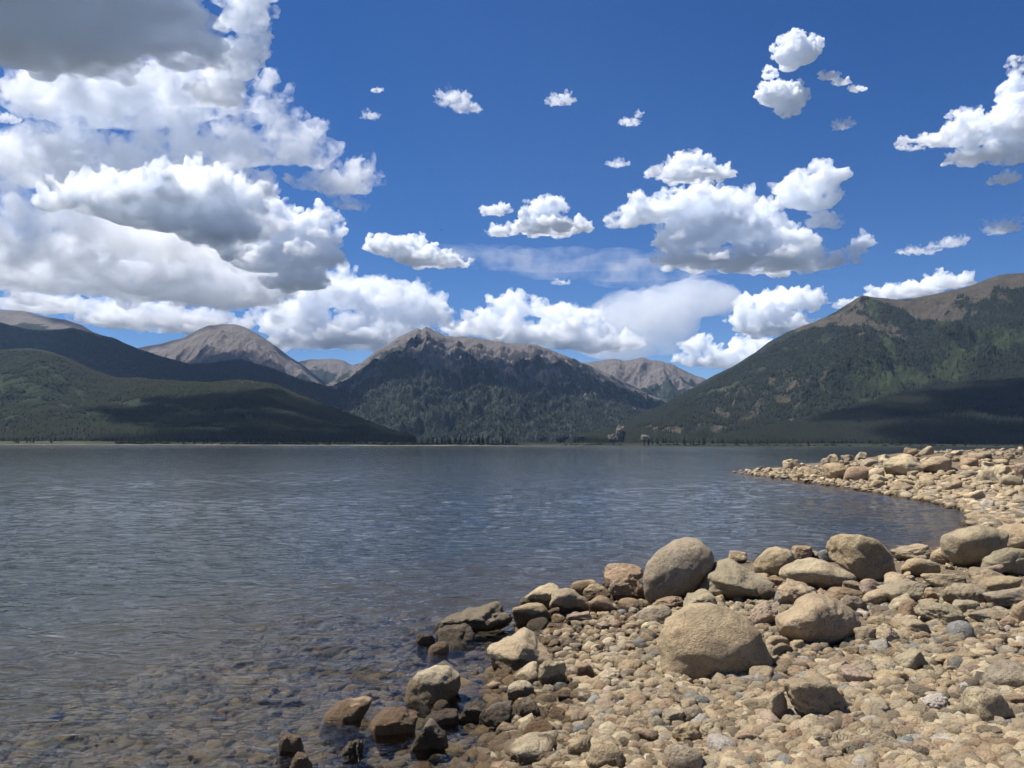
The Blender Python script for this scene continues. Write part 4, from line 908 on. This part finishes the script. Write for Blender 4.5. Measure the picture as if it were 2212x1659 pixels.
# ------------------------------------------------------------------ clouds: closed bodies of bright scattering droplets
def cloud_material(name, density, color=(1.0, 1.0, 1.0), g=0.0):
    m, n, l = new_mat(name)
    n.remove(n['Principled BSDF'])
    v = n.new('ShaderNodeVolumePrincipled')
    v.inputs['Color'].default_value = (*color, 1)
    v.inputs['Density'].default_value = density
    v.inputs['Anisotropy'].default_value = g
    l.new(v.outputs[0], n['Material Output'].inputs['Volume'])
    m.cycles.homogeneous_volume = True if hasattr(m.cycles, 'homogeneous_volume') else False
    return m
def cloud(name, Y, blobs, density, label, seed=0, voxel=3.0, puff=(0.33, 0.9), flat=0.45, rag=0.16, mat=None, group='clouds in the blue sky', depth=0.8):
    """blobs: (px, py, rx, ry[, dY in blob radii]); voxel in photo pixels"""
    rs = np.random.RandomState(seed + 11)
    m2 = Y / FPX                      # metres per photo pixel there
    Vs, Fs, off = [], [], 0
    V0, F0 = ICO[3]
    def add(c, r):
        nonlocal off
        P = V0 * np.array(r)
        P[:, 2] = np.where(P[:, 2] < 0, P[:, 2] * flat, P[:, 2])
        Vs.append(P + np.array(c)); Fs.append(F0 + off); off += len(V0)
    for b in blobs:
        px, py, rx, ry = b[:4]; dy = b[4] if len(b) > 4 else 0.0
        c = np.array(at(px, py, Y)); r = np.array([rx, rx * depth, ry]) * m2
        c[1] += dy * rx * m2
        add(c, r)
        n = int(10 + 10 * rs.rand())
        for k in range(n):
            d = rs.normal(size=3); d[2] = d[2] * 0.8 + 0.25; d /= np.linalg.norm(d)
            if d[2] < 0: d[2] *= flat
            s = puff[0] * (0.5 + 0.9 * rs.rand())
            q = np.mean(r) ** 0.5 * np.min(r) ** 0.5 * s
            add(c + d * r * puff[1], (q * 1.1, q, q * 0.95))
    me = mesh_np(name, np.concatenate(Vs), np.concatenate(Fs))
    tmp = bpy.data.objects.new(name + "_tmp", me); COL.objects.link(tmp)
    md = tmp.modifiers.new('r', 'REMESH'); md.mode = 'VOXEL'; md.voxel_size = voxel * m2; md.adaptivity = 0
    dg = bpy.context.evaluated_depsgraph_get()
    ev = tmp.evaluated_get(dg); m3 = bpy.data.meshes.new_from_object(ev)
    bpy.data.objects.remove(tmp); bpy.data.meshes.remove(me)
    nv = len(m3.vertices)
    P = np.empty(nv * 3, np.float32); m3.vertices.foreach_get('co', P); P = P.reshape(-1, 3).astype(float)
    N = np.empty(nv * 3, np.float32); m3.vertices.foreach_get('normal', N); N = N.reshape(-1, 3).astype(float)
    L = np.median([b[2] for b in blobs]) * m2
    q = P / L + seed * 3.7
    w = np.stack([noise3(q * 1.3 + 5), noise3(q * 1.3 + 50), noise3(q * 1.3 + 90)], 1)
    # billows: sharp creases between round bumps
    h = 0.0; a = 1.0; s = 2.2; tot = 0
    qq = q + 0.25 * w
    for k in range(5):
        b = np.abs(noise3(qq * s + 31 * k)); h = h + a * b; tot += a * 0.35; a *= 0.52; s *= 2.1
    h = h - tot
    up = np.clip(N[:, 2] * 0.7 + 0.75, 0.25, 1.0)
    P = P + N * (h * rag * L * up)[:, None] + w * rag * 0.35 * L * up[:, None]
    m3.vertices.foreach_set('co', P.astype(np.float32).ravel()); m3.update()
    tmp = bpy.data.objects.new(name + "_tmp", m3); COL.objects.link(tmp)          # once more, so that no billow cuts into another
    md = tmp.modifiers.new('r', 'REMESH'); md.mode = 'VOXEL'; md.voxel_size = voxel * m2 * 0.9; md.adaptivity = 0
    dg = bpy.context.evaluated_depsgraph_get(); m4 = bpy.data.meshes.new_from_object(tmp.evaluated_get(dg))
    bpy.data.objects.remove(tmp); bpy.data.meshes.remove(m3); m3 = m4
    o = link(name, m3, mat or cloud_material('cloud_' + str(seed), density))
    m3.polygons.foreach_set('use_smooth', np.ones(len(m3.polygons), bool))
    print('cloud', name, seed, nv)
    o['label'] = label; o['category'] = 'cloud'; o['group'] = group
    return o
S.cycles.volume_step_rate = 0.25
S.cycles.volume_max_steps = 256
def cl(Y, blobs, label, seed, voxel=2.0, dens=10.0, lo=0.42, hi=0.63, rag=0.38, puff=(0.4, 1.0), flat=0.5, nl=0.62, depth=0.8):
    L = np.median([b[2] for b in blobs]) * Y / FPX
    m, n, l = new_mat('cloud_vapour'); n.remove(n['Principled BSDF'])
    v = n.new('ShaderNodeVolumePrincipled'); v.inputs['Color'].default_value = (0.962, 0.978, 1.0, 1); v.inputs['Anisotropy'].default_value = 0.0
    g = n.new('ShaderNodeNewGeometry')
    t = n.new('ShaderNodeTexNoise'); t.inputs['Scale'].default_value = 1 / (nl * L); t.inputs['Detail'].default_value = 7; t.inputs['Roughness'].default_value = .66
    l.new(g.outputs['Position'], t.inputs['Vector'])
    mr = n.new('ShaderNodeMapRange'); mr.inputs[1].default_value = lo; mr.inputs[2].default_value = hi; mr.inputs[3].default_value = 0; mr.inputs[4].default_value = dens / L
    l.new(t.outputs['Fac'], mr.inputs[0]); l.new(mr.outputs[0], v.inputs['Density']); l.new(v.outputs[0], n['Material Output'].inputs['Volume'])
    return cloud('cloud', Y, blobs, 0, label, seed=seed, voxel=voxel, puff=puff, flat=flat, rag=rag, mat=m, depth=depth)
cl(5600, [(110, 10, 330, 110), (50, 100, 150, 55), (330, 50, 150, 80), (220, 90, 130, 60), (60, -160, 400, 120), (180, 130, 130, 40), (400, 120, 90, 40), (-250, -60, 220, 120), (350, -140, 200, 100), (620, -220, 220, 90), (860, -230, 220, 90)], 'vast dark grey-based cloud overhead at the upper left', 31, 3.0, dens=16, lo=.36, hi=.7, rag=.3, nl=.34)  # last two lobes, above the view, are added to shade the central mountain
cl(6300, [(530, 40, 60, 60), (545, 110, 45, 50), (500, 150, 60, 50), (560, -10, 40, 40), (470, 210, 60, 40)], 'bright white cloud tower at the edge of the dark upper cloud', 32, 2.0, dens=6)
cl(8000, [(250, 230, 200, 90), (110, 230, 80, 60), (180, 170, 160, 60), (330, 160, 150, 60), (60, 180, 80, 40), (420, 220, 130, 70), (560, 240, 70, 70), (460, 330, 170, 60), (640, 330, 100, 65), (740, 395, 90, 55), (765, 440, 45, 36), (560, 180, 45, 40), (90, 340, 130, 80), (200, 360, 180, 80), (480, 410, 120, 60), (330, 420, 200, 70), (620, 280, 60, 45)], 'huge billowing white cumulus filling the left of the sky', 33, 2.5, rag=.42, dens=6, depth=.5, nl=.4)
cl(9500, [(40, 390, 150, 100), (120, 500, 220, 80), (-40, 320, 110, 60), (330, 530, 260, 70), (520, 560, 120, 60), (60, 560, 200, 60)], 'soft bright white cloud bank at the left edge', 34, 3.0, rag=.38, lo=.40, dens=5, depth=.35, nl=.33)
cl(9300, [(640, 560, 80, 65), (585, 480, 50, 60), (560, 560, 70, 60), (680, 520, 55, 50), (575, 420, 25, 40), (700, 470, 40, 30), (650, 610, 70, 35)], 'white cloud arm curving down right of the grey cloud base', 35, 2.0)
cl(6900, [(220, 430, 105, 50), (350, 440, 170, 70), (470, 485, 105, 65), (460, 405, 85, 50), (540, 440, 40, 45)], 'blue-grey shaded cloud in front of the bright cumulus', 36, 2.5, dens=15, lo=.38, hi=.72, rag=.42, nl=.4, flat=.8)
cl(11500, [(120, 580, 240, 56), (330, 605, 230, 58), (510, 600, 130, 62), (490, 648, 120, 26), (600, 620, 60, 40), (80, 610, 160, 28), (300, 540, 200, 40)], 'low grey cloud layer above the left mountains', 37, 2.5, dens=12, lo=.38, hi=.7, rag=.36, nl=.33, flat=.7)
cl(17500, [(80, 660, 120, 26), (290, 695, 110, 36), (240, 660, 55, 34), (420, 700, 120, 30), (350, 670, 60, 30)], 'white cumulus low behind the rounded scree mountain', 38, 2.0)
cl(16500, [(740, 640, 100, 55), (850, 665, 100, 50), (930, 690, 55, 40), (640, 695, 90, 50), (800, 730, 150, 50), (680, 740, 110, 30), (740, 605, 40, 28), (970, 705, 20, 16)], 'big white cumulus rising left of the central mountain', 39, 2.0)
cl(17000, [(1120, 665, 65, 38), (1060, 710, 90, 36), (1230, 685, 65, 38), (1180, 730, 130, 36), (1300, 745, 100, 30), (1000, 718, 36, 22)], 'white cumulus bank above the central mountain ridge', 40, 2.0)
cl(20000, [(1390, 690, 130, 70), (1500, 645, 110, 42), (1340, 740, 110, 40), (1430, 730, 60, 40)], 'hazy smooth white cloud spreading up to the right', 41, 3.0, dens=1.6, lo=.3, hi=.6, rag=.12, puff=(.3, .8), flat=1.0)
cl(16000, [(1650, 675, 72, 42), (1720, 655, 58, 36), (1680, 712, 90, 26), (1598, 695, 28, 24), (1765, 650, 22, 26)], 'white cumulus above the left slope of the right mountain', 42, 1.7)
cl(17500, [(1512, 752, 36, 30), (1560, 782, 70, 28), (1478, 778, 30, 18), (1610, 762, 50, 24), (1650, 745, 60, 18)], 'white cloud peeping between the central ridge and the right mountain', 43, 1.7)
cl(15500, [(1960, 632, 70, 22), (2045, 612, 55, 24), (1845, 662, 36, 16), (1900, 642, 36, 16)], 'white cloud rising behind the right mountain summit', 44, 1.7)
cl(8000, [(1350, 480, 40, 30), (1420, 460, 66, 42), (1510, 440, 75, 40), (1560, 490, 105, 55), (1480, 520, 75, 36), (1640, 505, 85, 50), (1530, 565, 105, 28), (1640, 570, 125, 28), (1700, 540, 85, 45), (1760, 570, 60, 28), (1820, 560, 36, 22), (1755, 425, 66, 60), (1780, 480, 40, 26), (1868, 525, 24, 22), (1640, 450, 50, 18), (1845, 545, 20, 16)], 'largest cumulus in the right half of the sky', 45, 2.0)
cl(9000, [(1430, 374, 42, 18), (1488, 355, 46, 26), (1550, 377, 36, 18), (1530, 398, 18, 9), (1490, 380, 70, 16)], 'flat-bottomed cloud just above the largest right cumulus', 46, 1.5)
cl(9000, [(1168, 465, 52, 34), (1190, 492, 85, 20), (1250, 490, 34, 14), (1085, 502, 40, 16), (1120, 490, 24, 16)], 'puffy cloud left of the largest right cumulus', 47, 1.5)
cl(9500, [(1070, 457, 36, 14)], 'small oval cloud above the puffy cloud', 48, 1.2)
cl(9500, [(860, 540, 64, 32), (820, 525, 30, 17), (925, 562, 75, 22), (985, 572, 34, 12), (890, 520, 36, 14)], 'white cumulus hanging left of the pointed mountain', 49, 1.5)
cl(9000, [(1720, 120, 50, 42), (1745, 100, 30, 22), (1690, 210, 56, 36), (1700, 240, 26, 20), (1665, 160, 20, 16), (1790, 165, 24, 11), (1820, 178, 22, 9), (1850, 192, 20, 8)], 'double white cloud with a thin tail in the upper right sky', 50, 1.5, rag=.45)
cl(9000, [(2195, 150, 26, 36), (2210, 210, 45, 40), (2140, 285, 80, 40), (2185, 335, 60, 40), (2060, 300, 66, 24), (2080, 246, 40, 13), (1975, 312, 46, 11), (2172, 388, 30, 20), (2240, 260, 80, 70), (2100, 340, 60, 22)], 'large ragged cloud cut by the right edge', 51, 1.8, rag=.45)
for Y_, b_, lb_, sd in ((9000, [(980, 217, 38, 24), (1005, 235, 34, 12), (955, 210, 20, 20)], 'small ragged cloud high above the central mountain', 52), (9000, [(1212, 218, 27, 17), (1195, 222, 14, 12)], 'small puff high right of the ragged cloud', 53),
        (9000, [(800, 252, 22, 9)], 'tiny cloud at the right edge of the big cumulus', 54), (9000, [(813, 196, 14, 7)], 'tiniest cloud fleck near the big cumulus', 55), (9000, [(1360, 264, 28, 9), (1378, 248, 11, 12)], 'small hooked cloud high in the middle sky', 56),
        (9000, [(1333, 355, 24, 11)], 'small oval cloud left of the flat-bottomed cloud', 57), (9500, [(1212, 611, 24, 8)], 'small flat cloud low above the cumulus bank', 58), (9000, [(1820, 270, 27, 13)], 'faint small cloud below the double cloud', 59),
        (9000, [(2050, 527, 34, 14), (1985, 541, 46, 10)], 'long thin cloud over the right mountain', 60), (9000, [(2165, 494, 46, 17)], 'oval cloud at the right above the mountain', 61), (9000, [(15, 258, 26, 14)], 'small white puff in the blue gap at the left edge', 62)):
    cl(Y_, b_, lb_, sd, 1.1, rag=.6, dens=6, lo=.42, hi=.8, nl=.6)
cl(13000, [(1200, 560, 330, 14), (1330, 585, 260, 16), (1050, 545, 200, 10), (1420, 610, 160, 12)], 'thin streaks of high veil cloud in the middle sky', 63, 3.0, dens=2.0, lo=.42, hi=.75, rag=.08, puff=(.2, .7), flat=1.0, nl=.25, depth=.4)

o_ = cl(2600, [(1300, -215, 200, 60), (1550, -220, 260, 70), (1850, -215, 280, 70), (2150, -210, 260, 60), (1700, -290, 350, 60), (2000, -290, 300, 60), (1250, -300, 220, 60, -1.3), (1500, -300, 260, 60, -1.3), (1800, -300, 260, 60, -1.3), (2080, -300, 240, 60, -1.3), (1900, -310, 300, 60, -1.9), (1500, -310, 280, 60, -1.9)], 'wide cloud high above the right hills, shading the low dark hill', 64, 5.0, dens=10, lo=.36, hi=.5, rag=.2)
o_ = cl(2700, [(0, -220, 240, 60), (250, -220, 260, 60), (500, -225, 240, 60), (150, -310, 280, 60, -1.2), (430, -310, 280, 60, -1.2)], 'wide unseen cloud high above the left hill, added to shade its right half', 66, 5.0, dens=10, lo=.36, hi=.5, rag=.2)  # out of view, added only for its shadow on the left hill
# a bird far off in the sky
def bird():
    c = at(953, 497, 190.0)
    bm = bmesh.new()
    bod = [(-.26, 0, 0, .012), (-.18, 0, 0, .045), (0, 0, .01, .065), (.14, 0, .02, .05), (.2, 0, .03, .035), (.27, 0, .02, .008)]
    rings = []
    for x, y, z, r_ in bod: rings.append([bm.verts.new((x, y + r_ * math.cos(a), z + r_ * math.sin(a))) for a in [k * math.pi / 4 for k in range(8)]])
    for a, b_ in zip(rings[:-1], rings[1:]):
        for k in range(8): bm.faces.new((a[k], a[(k + 1) % 8], b_[(k + 1) % 8], b_[k]))
    for s in (-1, 1):
        pts = [(0.1, .04, .03), (-.08, .04, .03), (-.1, .22, .10), (.06, .24, .11), (-.12, .46, .08), (-.02, .44, .085)]
        v = [bm.verts.new((x, s * y, z)) for x, y, z in pts]; u = [bm.verts.new((x, s * y, z + .012)) for x, y, z in pts]
        for q in (v, u): bm.faces.new((q[0], q[1], q[2], q[3])); bm.faces.new((q[3], q[2], q[4], q[5]))
    me = bpy.data.meshes.new('bird'); bm.to_mesh(me); bm.free()
    m, n, l = new_mat('dark_feathers'); n['Principled BSDF'].inputs['Base Color'].default_value = (0.03, 0.03, 0.035, 1)
    o = link('bird', me, m, label='small dark bird gliding in the blue sky', category='bird'); o.location = c; o.rotation_euler = (0.3, 0.2, 0.6)
bird()
